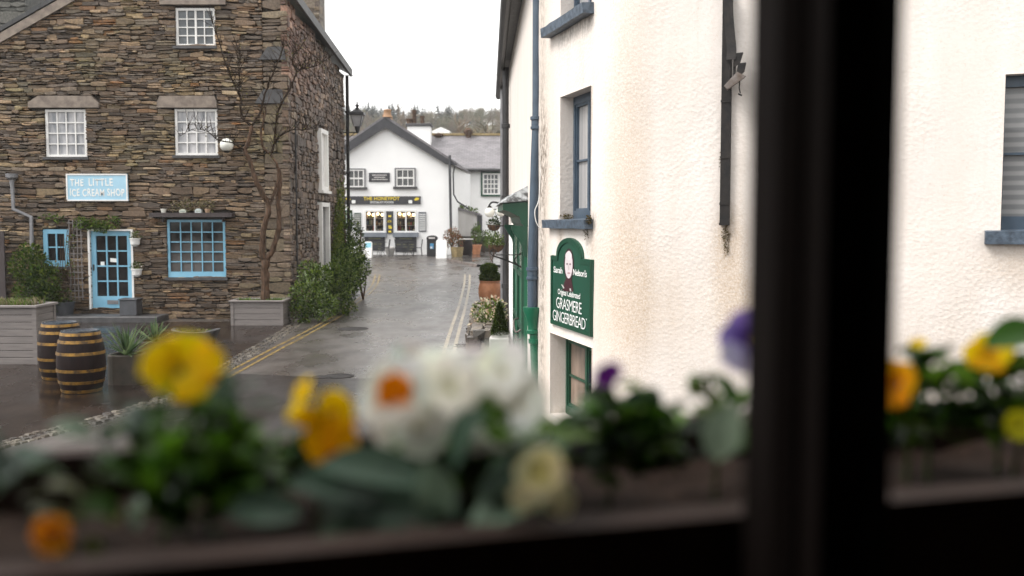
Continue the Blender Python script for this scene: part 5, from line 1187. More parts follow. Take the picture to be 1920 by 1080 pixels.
# display windows with goods
for wi, r in enumerate(hw):
    f = MB(); fw = .09; u0, u1, h0, h1 = r; uw = u0 + (u1 - u0) * .50
    f.pbox(FH, u0, u0 + fw, h0, h1, -.12, .03); f.pbox(FH, u1 - fw, u1, h0, h1, -.12, .03); f.pbox(FH, u0 + fw, u1 - fw, h1 - fw, h1, -.12, .03); f.pbox(FH, u0 + fw, u1 - fw, h0, h0 + fw, -.12, .03); f.pbox(FH, uw - .035, uw + .035, h0 + fw, h1 - fw, -.12, .02)
    o = f.build('display_window', M['white_paint'], hp_)
    p = MB(); p.pbox(FH, u0 + fw, u1 - fw, h0 + fw, h1 - fw, -.10, -.095); p.build('pane', M['clear'], o)
    p = MB(); p.pbox(FH, u0 - .3, u1 + .3, h0 - .3, h1 + .3, -1.5, -1.45, (.045, .035, .03)); p.pbox(FH, u0 - .3, u0 - .25, h0 - .3, h1 + .3, -1.45, -.31, (.05, .045, .04)); p.pbox(FH, u1 + .25, u1 + .3, h0 - .3, h1 + .3, -1.45, -.31, (.05, .045, .04)); p.pbox(FH, u0 - .25, u1 + .25, h0 - .1, h0 + .03, -1.45, -.31, (.35, .3, .24)); p.pbox(FH, u0 - .25, u1 + .25, h1 + .1, h1 + .2, -1.45, -.31, (.5, .4, .28))
    for k in (.30, .62): p.pbox(FH, u0 - .2, u1 + .2, h0 + (h1 - h0) * k, h0 + (h1 - h0) * k + .03, -.75, -.42, (.45, .40, .33))
    p.build('shop_interior', M['vcol'], o)
    rn = random.Random(7 + wi); p = MB()
    cols = [(.55, .10, .06), (.6, .5, .36), (.7, .66, .6), (.12, .1, .09), (.35, .18, .06), (.16, .24, .3), (.3, .34, .12), (.72, .6, .4), (.08, .07, .07)]
    for k, d0 in ((.03, -.60), (.32, -.62), (.64, -.62)):
        u = u0 + .05
        while u < u1 - .08:
            w_ = rn.uniform(.06, .15); hq = rn.uniform(.10, .30) * (h1 - h0) / 1.25 * 1.05; z = h0 + (h1 - h0) * k + .032
            p.lathe(FH.pt(u + w_ / 2, z, d0 + rn.uniform(-.08, .12)), [(w_ * .45, 0), (w_ * .48, hq * .7), (w_ * .36, hq * .85), (w_ * .36, hq)], 8, rn.choice(cols)); u += w_ + rn.uniform(.01, .05)
    p.build('display_goods', M['vcol'], o)
    for k in range(4):
        lmp = MB(); u = u0 + .2 + k * (u1 - u0 - .4) / 3; lmp.ball(FH.pt(u, h1 - .20 - .05 * (k % 2), -.4), .085, 8); lmp.build('shop_lamp', M['lamp'], o)
    s = MB(); s.pbox(FH, u0 - .12, u1 + .12, h0 - .24, h0 - .004, .0, .22); s.build('sill', pm('grey_blue_sill', (.20, .22, .25), (.15, .17, .2), 3, .5, .1), hp_)
def board(name, label, cat, rr, mat, lines, lmat, d=.05, arch=False, proot=None):
    r = FH.rect(*rr); t = thing(name, label, cat, FH.pt((r[0] + r[1]) / 2, r[2], d / 2)); m = MB(); m.pbox(FH, *r, 0.0, d); m.build('board', mat, t); m = MB()
    for a_, b_, c_, d_ in lines: m.pbox(FH, r[0] + (r[1] - r[0]) * a_, r[0] + (r[1] - r[0]) * b_, r[2] + (r[3] - r[2]) * c_, r[2] + (r[3] - r[2]) * d_, d, d + .008)
    m.build('lettering', lmat, t); return t
rn = random.Random(3)
board('menu_board', 'narrow black board with gold ornaments between the display windows', 'board', (724.5, 396, 737.5, 438), M['charcoal'], [(.3, .7, .74 - k * .23, .82 - k * .23) for k in range(4)] + [(.22, .6, .5, .57), (.35, .8, .22, .3)], M['gold_letter'])
board('price_board', 'tall grey slatted board with white lines beside the display windows', 'board', (785, 397.5, 799, 434), pm('grey_board', (.09, .10, .12), None, 4, .5), [(.06, .94, .06 + k * .10, .105 + k * .10) for k in range(9)], M['white_letter'])
board('price_board', 'green-grey board of white lines partly behind the tall airy shrub', 'board', (664.5, 399, 677, 434), pm('green_grey_board', (.10, .13, .11), None, 4, .5), [(.1, .9, .06 + k * .10, .1 + k * .10) for k in range(9)], M['grey_render'])
board('notice_frame', 'dark framed notice at the edge of the white shop by the downpipe', 'board', (647, 394, 660.5, 428), M['green_dark'], [(.15, .85, .08, .92)], pm('pale_green_paper', (.35, .42, .36), None, 5, .5))
for rr, sd_, lab in (((684, 444, 722, 470), 1, 'black chalkboard panel below the display window nearer the shrubs'), ((741, 444, 781, 472), 2, 'black chalkboard panel with yellow heading below the display window nearer the bin')):
    rn = random.Random(sd_); L = [(.2, .8, .84, .93)]
    for k in range(4):
        for c0_ in (.06, .36, .66):
            if rn.random() < .75: L.append((c0_, c0_ + rn.uniform(.12, .26), .12 + k * .17, .17 + k * .17))
    board('chalkboard', lab, 'chalkboard', rr, M['charcoal'], L, pm('chalk_yellow', (.22, .22, .09), (.12, .13, .11), 12, .8))
# bins, A-boards, tables
def gx(px, Y): return at(px, 470, Y).x
Y = 52.6; z = g(Y); p = Vector((gx(810.5, Y), Y, z)); sc = Y / F
t = thing('litter_bin', 'black litter bin with rounded top and blue notice beside the white A-board', 'bin', p)
w2_ = 9.6 * sc; hb = 39 * sc; BP = Pl(p.x, Y - w2_, 1, 0)
m = MB(); m.cbox(p.x - w2_, p.x + w2_, Y - w2_, Y + w2_, z, z + hb * .80, .03)
m.prism(BP, [(-w2_ * 1.03, z + hb * .80)] + [(w2_ * 1.03 * -cos(pi * k / 10), z + hb * .88 + hb * .12 * sin(pi * k / 10)) for k in range(11)] + [(w2_ * 1.03, z + hb * .80)], -2 * w2_, .01); m.build('body', M['black'], t)
m = MB(); m.pbox(BP, -w2_ * .6, w2_ * .6, z + hb * .84, z + hb * .92, .01, .02, (.5, .5, .5)); m.build('aperture', M['grey_render'], t)
m = MB(); m.pbox(BP, -w2_ * .35, w2_ * .35, z + hb * .36, z + hb * .62, .001, .012, (.10, .32, .55)); m.pbox(BP, -w2_ * .3, w2_ * .1, z + hb * .38, z + hb * .47, .012, .016, (.8, .8, .8)); m.build('notice', M['vcol'], t)
def aboard(label, x0, x1, y0, y1, Y, top, col2=None):
    t = thing('a_board', label, 'A-board', (gx((x0 + x1) / 2, Y), Y, g(Y))); s = Y / F; w_ = (x1 - x0) * s / 2; h_ = (y1 - y0) * s; cx = gx((x0 + x1) / 2, Y); z = g(Y)
    for sg_, nm in ((-1, 'front_panel'), (1, 'back_panel')):
        m = MB(); yb, yt = Y + sg_ * .28, Y + sg_ * .03; n = 8; e = .10
        A = [(-w_, 0), (w_, 0), (w_, h_ - e)] + [(w_ - e + e * cos(a), h_ - e + e * sin(a)) for a in (.5, 1.1, pi / 2)] + [(-w_ + e + e * cos(a), h_ - e + e * sin(a)) for a in (pi / 2, 2.0, 2.6)] + [(-w_, h_ - e)]
        f_ = lambda h: yb + (yt - yb) * h / h_
        V = [(cx + u, f_(h) + o, z + h) for o in (-.02, .02) for u, h in A]; k = len(A)
        m.idx(V, [list(range(k)), list(range(k, 2 * k))[::-1]] + [(i, (i + 1) % k, k + (i + 1) % k, k + i) for i in range(k)]); o = m.build(nm, M['white_paint'], t)
        if sg_ < 0 and col2:
            mm = MB(); q = [(cx + u, f_(h) - .024, z + h) for u, h in ((-w_ * .8, h_ * .62), (w_ * .8, h_ * .62), (w_ * .8, h_ * .93), (-w_ * .8, h_ * .93))]; mm.face(q, col2); mm.build('picture', M['vcol'], t)
aboard('plain white rounded A-board standing by the black bin', 818, 838, 449, 484, 50.8, None)
aboard('white A-board with pale blue heading beside the shrubs', 684, 698, 448, 478, 51.5, None, (.25, .55, .66))
def cafe_table(label, cx, Y, seed):
    t = thing('cafe_table', label, 'table', (cx, Y, g(Y)), 'black cafe tables outside the white shop'); z = g(Y); m = MB(); m.lathe((cx, Y, z + .72), [(.02, 0), (.34, 0), (.34, .025), (.02, .026)], 18); m.build('tabletop', M['black'], t)
    for k in range(3): a = k * 2.1 + .4; m = MB(); m.tube([(cx + .28 * cos(a), Y + .28 * sin(a), z), (cx + .05 * cos(a), Y + .05 * sin(a), z + .4), (cx + .2 * cos(a), Y + .2 * sin(a), z + .72)], .014, 5); m.build('leg', M['black'], t)
def cafe_chair(label, cx, Y, rot):
    t = thing('cafe_chair', label, 'chair', (cx, Y, g(Y)), 'black cafe chairs outside the white shop'); z = g(Y); R_ = Matrix.Rotation(rot, 3, 'Z'); q = lambda x, y, h: Vector((cx, Y, z + h)) + R_ @ Vector((x, y, 0))
    m = MB(); P = [q(x, y, .44) for x, y in ((-.2, -.2), (.2, -.2), (.2, .2), (-.2, .2))]; m.hexa(P + [p_ + Vector((0, 0, .025)) for p_ in P]); m.build('seat', M['black'], t)
    m = MB()
    for k in range(5): x = -.18 + k * .09; m.tube([q(x, .2, .47), q(x, .26, .88)], .009, 5)
    m.tube([q(-.2, .26, .88), q(.2, .26, .88)], .014, 5); m.build('backrest', M['black'], t)
    for sx in (-1, 1):
        for sy in (-1, 1): m = MB(); m.tube([q(sx * .19, sy * .19, .44), q(sx * .22, sy * .23, 0)], .013, 5); m.build('leg', M['black'], t)
cafe_table('round black cafe table outside the shop next to the blue-headed A-board', gx(713, 52.9), 52.9, 1); cafe_table('round black cafe table outside the shop nearer the bin', gx(765, 52.9), 52.9, 2)
cafe_chair('black cafe chair turned towards the bare wall between the display windows', gx(722, 52.5), 52.5, -1.3); cafe_chair('black cafe chair beside the round table nearer the bin', gx(783, 52.6), 52.6, -1.4); cafe_chair('black cafe chair at the near side of the table nearer the bin', gx(750, 52.7), 52.7, 1.5)
m = MB(); q = Vector((gx(731, 53), 53.1, g(53))); m.lathe(q, [(.18, 0), (.26, .3), (.27, .42), (.22, .48), (.05, .5)], 14); tag(m.build('stone_urn', M['grey_render']), 'squat grey stone urn between the two chalkboards', 'urn')
# downpipes of the white shop
m = MB(); u, h = FH.hit(844, 292); m.tube([FH.pt(u, h, .33), FH.pt(u, h - 1, .33), FH.pt(FH.hit(846, 440)[0], FH.hit(846, 440)[1], .12)], .07, 8); m.build('downpipe', M['charcoal'], hp_)
m = MB(); m.tube([FH.pt(*FH.hit(853, 312), .2), FH.pt(*FH.hit(850, 325), .1), FH.pt(*FH.hit(851, 365), .1), FH.pt(*FH.hit(858, 378), .1), FH.pt(*FH.hit(880, 392), .1)], .045, 6); m.build('gutter_pipe', M['charcoal'], hp_)
# lean-to
Y = 57.5; L0, L1 = at(847, 450, Y), at(892, 450, Y); lt = thing('lean_to', 'low white lean-to shed with mossy sloping roof beside the white shop', 'shed', ((L0.x + L1.x) / 2, Y, g(Y)))
LP = Pl(L0.x, Y, 1, 0); a_, b_ = LP.hit(848, 389), LP.hit(892, 402); m = MB(); m.prism(LP, [(0, .3), (b_[0], .3), (b_[0], b_[1]), (0, a_[1])], -2.2, 0); m.build('wall', M['grey_render'], lt)
m = MB(); m.prism(LP, [(-.05, a_[1] + .01), (b_[0] + .25, b_[1] - .06), (b_[0] + .25, b_[1] + .05), (-.05, a_[1] + .12)], -2.3, .15); m.build('roof', M['roof_slate'], lt)
m = MB(); leaf_cloud(m, [(LP.pt(b_[0] * f, 0).x, Y + .6, a_[1] + (b_[1] - a_[1]) * f + .16, .3, .5, .16) for f in (.3, .5, .7, .9)], 420, .12, BRIGHT, random.Random(4)); rp = thing('roof_plant', 'bright green growth on the lean-to shed roof', 'plant', LP.pt(b_[0] * .5, b_[1], -.5)); m.build('foliage', M['leaf'], rp)
m = MB(); m.pbox(LP, -.1, b_[0] + 1.0, g(Y) - .1, 1.55, .05, .35); m.build('plinth', M['mortar'] if False else M['trough'], lt)
# right-hand cottage behind
Y = 66; ct = thing('far_cottage', 'far white cottage with long grey slate roof beyond the shop', 'cottage', (-2, Y, g(Y)))
FR = Pl(at(840, 400, Y).x, Y, 1, 0); e = FR.hit(900, 319)[1]; uR = FR.hit(1010, 400)[0]
m = MB(); m.prism(FR, [(-12, .3), (uR, .3), (uR, e), (-12, e)], -.3, 0); m.build('wall', M['white_render'], ct)
rz = at(850, 258, Y + 4.5).z
m = MB(); m.hexa([FR.pt(-14, e - .05, .3), FR.pt(uR, e - .05, .3), FR.pt(uR, rz, -4.5), FR.pt(-14, rz, -4.5), FR.pt(-14, e + .1, .3), FR.pt(uR, e + .1, .3), FR.pt(uR, rz + .15, -4.5), FR.pt(-14, rz + .15, -4.5)]); m.hexa([FR.pt(-14, rz, -4.51), FR.pt(uR, rz, -4.51), FR.pt(uR, e, -9.3), FR.pt(-14, e, -9.3), FR.pt(-14, rz + .14, -4.51), FR.pt(uR, rz + .14, -4.51), FR.pt(uR, e + .1, -9.3), FR.pt(-14, e + .1, -9.3)]); m.build('roof', M['roof_slate'], ct)
m = MB(); m.pbox(FR, -14, uR, rz + .14, rz + .30, -4.65, -4.38); m.build('ridge', M['stone_pot'], ct)
m = MB(); m.tube([FR.pt(-12, e - .02, .36), FR.pt(uR, e - .02, .36)], .09, 8); m.build('gutter', M['black'], ct)
r = FR.rect(905, 325, 936, 365); window(ct, FR, r, 4, 4, M['white_paint'], M['upper_pane'], .01, .10, .07, thick=.06)
s = MB(); 
s.pbox(FR, r[0] - .12, r[0] - .004, r[2] - .1, r[3] + .12, .002, .09); s.pbox(FR, r[0] - .0, r[1] + .12, r[3] + .004, r[3] + .12, .002, .088); s.pbox(FR, r[0], r[1] + .12, r[2] - .12, r[2] - .004, .002, .1); s.build('surround', M['green_dark'], ct)
r = FR.rect(893, 403, 904, 436); m = MB(); m.pbox(FR, *r, .0, .03); m.build('doorway', M['charcoal'], ct)
cz = at(786, 256, 69).z - 1.2; ctz = at(786, 238, 69).z; xa, xb = at(765, 245, 69).x, at(808, 245, 69).x
m = MB(); m.box(xa, xb, 68.5, 69.6, cz, ctz); m.build('chimney', M['white_render'], ct)
m = MB(); m.cbox(xa - .1, xb + .1, 68.4, 69.7, ctz + .002, ctz + .2, .03); m.build('chimney_cap', M['slate_dark'], ct)
for px, hh_, rr in ((768, .35, .22), (777, .95, .15), (792, .55, .16)):
    m = MB(); q = at(px, 238, 69); q.z = ctz + .2; m.lathe(q, [(rr, 0), (rr * .85, hh_ * .7), (rr * 1.1, hh_ * .75), (rr * 1.1, hh_), (rr * .7, hh_)], 10); m.build('chimney_pot', M['bark'], ct)
for px, y0, y1, rr in ((822, 257, 246, .28), (878, 258, 238, .26)):
    m = MB(); q = at(px, y0, 70.3); hh_ = at(px, y1, 70.3).z - q.z; q.z -= .2; m.lathe(q, [(rr * .7, 0), (rr * .7, hh_ * .5), (rr * 1.2, hh_ * .7), (rr * 1.2, hh_ * .95), (rr * .3, hh_ * 1.2)], 10); m.build('chimney_pot', M['bark'], ct)
m = MB(); xh = at(826, 245, 120); m.box(xh.x - 1, xh.x + 1.1, 120, 124, 4, at(826, 246, 120).z); hq = Pl(xh.x - 1, 120, 1, 0); m.prism(hq, [(-.1, at(826, 246, 120).z + .003), (2.2, at(826, 246, 120).z + .003), (1.05, at(826, 238, 120).z)], -4, -.01); tag(m.build('distant_house', M['white_render']), 'tiny white gabled house among the trees beyond the slate roof', 'house')
# plants and barrel by the lean-to
Y = 51.5
shrub('flowering_shrub', 'russet-leaved shrub growing from the pale stone planter', 'shrub', (gx(848, Y), Y, g(Y) + .4), [sb2(846, 445, Y, .42), sb2(856, 452, Y, .38), sb2(838, 455, Y, .3), sb2(850, 436, Y, .3)], 1100, .10, [(.24, .075, .035), (.17, .08, .03), (.10, .09, .025), (.28, .12, .05), (.06, .07, .02)], 61)
m = MB(); q = Vector((gx(857, Y - .6), Y - .6, g(Y))); m.lathe(q, [(.26, 0), (.28, .1), (.33, .5), (.34, .55), (.27, .55), (.25, .45)], 8); tag(m.build('stone_planter', M['stone_pot']), 'pale yellow stone planter under the russet shrub', 'planter')
q = Vector((gx(873, 53), 53, g(53))); m = MB(); m.lathe(q, [(.30, 0), (.38, .35), (.38, .5), (.31, .85)], 16); tag(m.build('barrel', M['barrel_wood']), 'dark brown tub with pale top beside the russet shrub', 'barrel'); 
m = MB(); m.lathe(q + Vector((0, 0, .86)), [(.42, 0), (.42, .05), (.02, .055)], 16); tag(m.build('tub_lid', M['grey_render']), 'pale round lid lying on the dark brown tub', 'lid')
Y = 54.5
shrub('potted_shrub', 'upright light green potted shrub in front of the far cottage doorway', 'shrub', (gx(893, Y), Y, g(Y) + .4), [sb2(893, 441, Y, .3, .45), sb2(894, 428, Y, .2, .3)], 700, .1, BRIGHT + GREEN[:2], 62)
m = MB(); m.lathe((gx(893, Y), Y, g(Y)), [(.2, 0), (.28, .45), (.31, .45), (.31, .52), (.25, .52)], 14); tag(m.build('flower_pot', M['terracotta']), 'terracotta pot of the upright light green shrub', 'pot')
shrub('potted_shrub', 'dark rounded shrub by the far cottage wall beside the light green one', 'shrub', (gx(908, 55.5), 55.5, g(55)), [sb2(908, 445, 55.5, .36), sb2(914, 452, 55.5, .3)], 500, .1, DEEP + GREEN[:2], 63)
shrub('potted_shrub', 'bright green shrub close to the end of the street wall', 'shrub', (gx(922, 48), 48, g(48)), [sb2(921, 446, 48, .34, .42), sb2(928, 452, 48, .3, .3), sb2(915, 455, 48, .25)], 700, .1, BRIGHT + GREEN[:3], 64)
# ------------------------------------------------------------------ wooded hillside beyond
rn = random.Random(77)
def hz(x, y):
    r = (412 - 243 + 6 * noise.noise((x * .02, 0, 0))) / F * 330
    t_ = min(1, max(0, (y - 95) / 235)); s_ = t_ * t_ * (3 - 2 * t_)
    return .6 + (CAMZ + r - .6) * s_ * (1.0 + .12 * noise.noise((x * .012, y * .01, 5))) - max(0, y - 330) * .05
xs, ys = frange(-260, 240, 12), frange(90, 520, 11)
hm = MB(); hm.idx([(x, y, hz(x, y)) for y in ys for x in xs], [(j * len(xs) + i, j * len(xs) + i + 1, (j + 1) * len(xs) + i + 1, (j + 1) * len(xs) + i) for j in range(len(ys) - 1) for i in range(len(xs) - 1)], (1, 1, 1), True)
hm.build('hill', pm('winter_hillside', (.13, .105, .06), (.085, .085, .04), .12, .9, 0), None, 'structure')
BROWN = [(.16, .125, .085), (.20, .15, .10), (.13, .11, .07), (.18, .155, .09), (.12, .12, .06)]
FIRS = [(.028, .045, .035), (.04, .06, .042), (.022, .035, .03)]
def conifer(mb, x, y, z, h, rn, pal):
    n = int(16 + h * 2)
    mb.tube([(x, y, z), (x, y, z + h)], [h * .018, .02], 4, (.05, .04, .03))
    for k in range(n):
        f = k / n; r = h * .25 * (1 - f) ** .7 * rn.uniform(.75, 1.2) + .1; zz_ = z + h * (.12 + .86 * f)
        for _ in range(5):
            a = rn.uniform(0, 6.28); d = Vector((cos(a), sin(a), -.35)); p = Vector((x, y, zz_)); sd_ = Vector((-sin(a), cos(a), 0)) * r * .38
            mb.idx([p, p + d * r * .7 - sd_, p + d * r, p + d * r * .7 + sd_], [(0, 1, 2), (0, 2, 3)], rn.choice(pal))
def bare(mb, x, y, z, h, rn, pal, dens=1.0):
    c = rn.choice(pal); mb.tube([(x, y, z), (x + rn.uniform(-.3, .3), y, z + h * .5)], [h * .014, h * .008], 4, c)
    for _ in range(int(44 * dens)):
        a = rn.uniform(0, 6.28); e = rn.uniform(.2, 1.4); p = Vector((x, y, z + h * rn.uniform(.25, .55))); l = h * rn.uniform(.18, .38); d = Vector((cos(a) * cos(e), sin(a) * cos(e), sin(e)))
        m_ = p + d * l; mb.tube([p, m_], [h * .005, h * .0018], 3, c, False)
        for _ in range(9):
            d2 = (d + Vector((rn.gauss(0, .5), rn.gauss(0, .5), rn.gauss(.2, .4)))).normalized(); q = p + d * l * rn.uniform(.4, 1); mb.leaf(q, d2, Vector((rn.gauss(0, 1), rn.gauss(0, 1), rn.gauss(0, 1))), l * .32, l * .035, c)
            mb.leaf(q + d2 * l * .2, (d2 + Vector((rn.gauss(0, .6), 0, rn.gauss(0, .6)))).normalized(), Vector((0, 1, 0)), l * .26, l * .03, c)
wood = MB(); k = 0
while k < 700:
    y = rn.uniform(110, 345); x = rn.uniform(-.24, .06) * y
    z = hz(x, y)
    up = y > 250
    if rn.random() < (.55 if up and x < -.06 * y else .05): conifer(wood, x, y, z, rn.uniform(5, 8), rn, FIRS)
    else: bare(wood, x, y, z, rn.uniform(5, 8) * (.8 if up else 1), rn, BROWN, .55)
    k += 1
o = wood.build('far_wood', colmat('far_wood', .9, 0, .3, .2)); tag(o, 'brown winter woodland covering the hillside beyond the slate roofs', 'woodland'); o['kind'] = 'stuff'
def far_tree(kind, label, px, ytop, ybase, Y, seed, pal=None):
    b = at(px, ybase, Y); h = at(px, ytop, Y).z - hz(b.x, Y); t = thing(kind, label, 'tree', (b.x, Y, hz(b.x, Y)), 'trees on the skyline'); rn = random.Random(seed); m = MB()
    (conifer if kind == 'conifer' else bare)(m, b.x, Y, hz(b.x, Y), h, rn, pal or (FIRS if kind == 'conifer' else BROWN)); o = m.build('crown', bpy.data.materials['far_wood'], t)
for i, (px, yt, lab) in enumerate([(694, 204, 'dark conifer on the skyline just beyond the street lantern'), (740, 199, 'dark conifer on the skyline above the gable peak'), (751, 206, 'broader dark conifer behind the white chimney stack'), (802, 211, 'dark conifer right of the chimney pots on the skyline'), (812, 212, 'rounded dark conifer in the middle of the skyline'), (820, 210, 'tallest dark conifer over the small distant house'), (837, 214, 'dark conifer before the dip of the skyline'), (852, 219, 'last dark conifer before the dip of the skyline')]):
    far_tree('conifer', lab, px, yt + 11, 240, 300 + i * 4, i)
for i, (px, yt, Y, lab) in enumerate([(757, 192, 180, 'pale wispy bare tree rising above the skyline behind the gable'), (875, 203, 130, 'tall bare tree standing in the dip of the skyline'), (905, 214, 110, 'brown bare tree above the far slate roof'), (925, 212, 112, 'brown bare tree beside the street wall end'), (893, 219, 105, 'lower brown bare tree above the far slate roof')]):
    far_tree('bare_tree', lab, px, yt, 250, Y, 20 + i)
# ------------------------------------------------------------------ the window we look out of: dark room, mullion, flower box
VP = Pl(.209, .68, .955, .297)                # window plane; d > 0 points back at the camera
if VP.n.y > 0: VP.n = -VP.n
def vq(u, d, h): return VP.pt(u, h, d)
def vbox(m, u0, u1, d0, d1, h0, h1): m.pbox(VP, u0, u1, h0, h1, d0, d1)
vb = thing('viewing_house', 'dark timber window opening of the house the photograph is taken from', 'house', (0.3, .4, 0))
m = MB(); vbox(m, -2.6, 2.6, -.06, .06, 0, 2.12); vbox(m, -2.6, 2.6, -.06, .06, 3.75, 4.0); vbox(m, -2.6, -2.2, -.06, .06, 2.12, 3.75); vbox(m, 2.2, 2.6, -.06, .06, 2.12, 3.75); m.build('wall', M['room'], vb)
m = MB(); vbox(m, -2.6, 2.6, .061, 3.4, .95, 1.0); m.build('room_floor', M['room'], vb)
m = MB(); vbox(m, -2.6, 2.6, .061, 3.4, 3.9, 3.98); m.build('room_ceiling', M['room'], vb)
m = MB(); vbox(m, -2.6, -2.5, .061, 3.4, 1.001, 3.899); vbox(m, 2.5, 2.6, .061, 3.4, 1.001, 3.899); vbox(m, -2.499, 2.499, 3.3, 3.4, 1.001, 3.899); m.build('room_wall', M['room'], vb)
# mullion: a moulded post
u0 = VP.hit(1452, 540, .0)[0]; u1 = VP.hit(1674, 540, 0)[0]
um, hw_ = (u0 + u1) / 2, (u1 - u0) / 2
m = MB(); pr = [(-hw_, -.035), (-hw_, .0), (-hw_ * .78, .012), (-hw_ * .70, .012), (-hw_ * .62, .030), (hw_ * .1, .034), (hw_ * .55, .03), (hw_ * .64, .012), (hw_ * .85, .010), (hw_, -.004), (hw_, -.035)]
A = [vq(um + u, d, 2.121) for u, d in pr]; B = [vq(um + u, d, 3.749) for u, d in pr]; n = len(pr)
m.idx(A + B, [list(range(n)), list(range(n, 2 * n))[::-1]] + [(i, (i + 1) % n, n + (i + 1) % n, n + i) for i in range(n)])
tag(m.build('window_mullion', M['oak_black']), 'thick near-black upright window post crossing the view, out of focus', 'window post')
# flower box outside the window
RH = 2.285
def rimline(px, py): d = ray(px, py); t = (RH - CAMZ) / d.z; return Vector((d.x * t, d.y * t))
a0, a1 = rimline(0, 1085), rimline(1800, 930)
BX = Pl(a0.x, a0.y, (a1 - a0).x, (a1 - a0).y)
if BX.n.y > 0: BX.n = -BX.n
fb = thing('flower_box', 'long dark brown wooden flower box outside the window, out of focus', 'flower box', (a0.x, a0.y, RH - .2))
LB = 2.0
m = MB(); m.pbox(BX, -.8, LB, RH - .26, RH, -.028, .0); m.build('front_board', M['box_wood'], fb)
m = MB(); m.pbox(BX, -.8, LB, RH - .26, RH + .01, -.31, -.285); m.build('back_board', M['box_wood'], fb)
m = MB(); m.pbox(BX, -.8, LB, RH - .26, RH - .235, -.284, -.029); m.pbox(BX, -.8, -.775, RH - .234, RH - .01, -.284, -.029); m.pbox(BX, LB - .025, LB, RH - .234, RH - .01, -.284, -.029); m.build('base_board', M['box_wood'], fb)
m = MB(); us = frange(-.77, LB - .03, .03); ds = frange(-.282, -.031, .025); hs_ = lambda u, d: RH - .035 + .016 * noise.noise((u * 14, d * 14, 1)) + .008 * noise.noise((u * 40, d * 40, 3))
m.idx([BX.pt(u, hs_(u, d), d) for u in us for d in ds], [(i * len(ds) + j, i * len(ds) + j + 1, (i + 1) * len(ds) + j + 1, (i + 1) * len(ds) + j) for i in range(len(us) - 1) for j in range(len(ds) - 1)]); m.build('soil', M['soil'], fb)
def onbox(px, d=-.15):                         # root point in the box below picture column px
    u = BX.hit(px, 900, d)[0]; return BX.pt(u, RH - .035, d)
def depth(px, d=-.15): return onbox(px, d).y
# petals and leaves
def petal(mb, c, out, nrm, L, W, inner, outer, ruf, rn, base=.12):
    out = out.normalized(); side = out.cross(nrm).normalized(); n = nrm.normalized(); rows = 5; cols = 6; V = []; C = []
    for i in range(rows + 1):
        f = base + (1 - base) * i / rows; w_ = W * .5 * math.sin(min(1, f * .95) * pi * .62 + .12) * (1.0 if f < .85 else 1 - (f - .85) * 1.6)
        for j in range(cols + 1):
            t_ = j / cols * 2 - 1; e = 1 - .18 * t_ * t_ * f
            p = c + out * L * f * e + side * w_ * t_ + n * (L * .10 * math.sin(f * 3) + ruf * math.sin(t_ * 6 + f * 4 + rn.random()) * f * f); V.append(p)
    for i in range(rows):
        f = i / rows; k = min(1, max(0, (f - .10) / .28)); col = tuple(inner[q] * (1 - k) + outer[q] * k for q in range(3))
        for j in range(cols):
            a = i * (cols + 1) + j; C.append(((a, a + 1, a + cols + 2, a + cols + 1), col))
    b = len(mb.v); mb.v += V
    for f, col in C: mb.f.append([b + k for k in f]); mb.c.append(col); mb.sm.append(True)
def pansy(parent, c, face, R, outer, inner, rn, lower=None, eye=(.25, .2, .02), ncup=1.0, shape=None):
    """five overlapping petals round a small eye, facing along `face`"""
    face = face.normalized(); up = Vector((0, 0, 1)); r_ = face.cross(up)
    r_ = r_.normalized() if r_.length > .05 else Vector((1, 0, 0)); upv = r_.cross(face).normalized()
    m = MB()
    for k, (an, L, W, dz) in enumerate(shape or [(62, 1.0, 1.15, -.004), (118, 1.0, 1.15, -.003), (8, .95, 1.05, .0), (172, .95, 1.05, .001), (270, 1.0, 1.5, .003)]):
        a = radians(an + rn.uniform(-6, 6)); o = (r_ * cos(a) + upv * sin(a)) + face * (.22 * ncup); q = tuple(x * rn.uniform(.92, 1.06) for x in (lower if lower and k == 4 else outer))
        petal(m, c + face * dz, o, face, R * L, R * W, inner, q, R * .05, rn)
    o = m.build('flower', M['petal'], parent)
    e = MB(); e.ball(c + face * .004, R * .11, 6, eye); e.build('eye', M['petal'], o)
    return o
def stalk(m, p, q, r=.0022, col=(.10, .16, .04)):
    mid = (p + q) / 2 + Vector((.006, .004, .012)); m.tube(spline([p, mid, q], 5), r, 6, col)
def oval(mb, p, d, n, L, W, col, curl=.2):
    d = d.normalized(); s_ = d.cross(n); s_ = s_.normalized() if s_.length > .05 else d.orthogonal().normalized(); u_ = s_.cross(d); V = []; rows = 6
    for i in range(rows + 1):
        f = i / rows; w_ = W * .5 * math.sin(pi * (f * .93 + .05)) ** .7
        for t_ in (-1, -.5, 0, .5, 1): V.append(p + d * L * f + s_ * w_ * t_ + u_ * (L * curl * (math.sin(f * 2.6) * .5 - f * f * .4) + abs(t_) * w_ * .35))
    b = len(mb.v); mb.v += V
    for i in range(rows):
        for j in range(4): a = b + i * 5 + j; mb.f.append([a, a + 1, a + 6, a + 5]); mb.c.append(tuple(x * (1 + .12 * ((i + j) % 2)) for x in col)); mb.sm.append(True)
M['fleaf'] = colmat('glossy_leaf', .45, .15, 60, .25, .32, .3, bdist=.003)
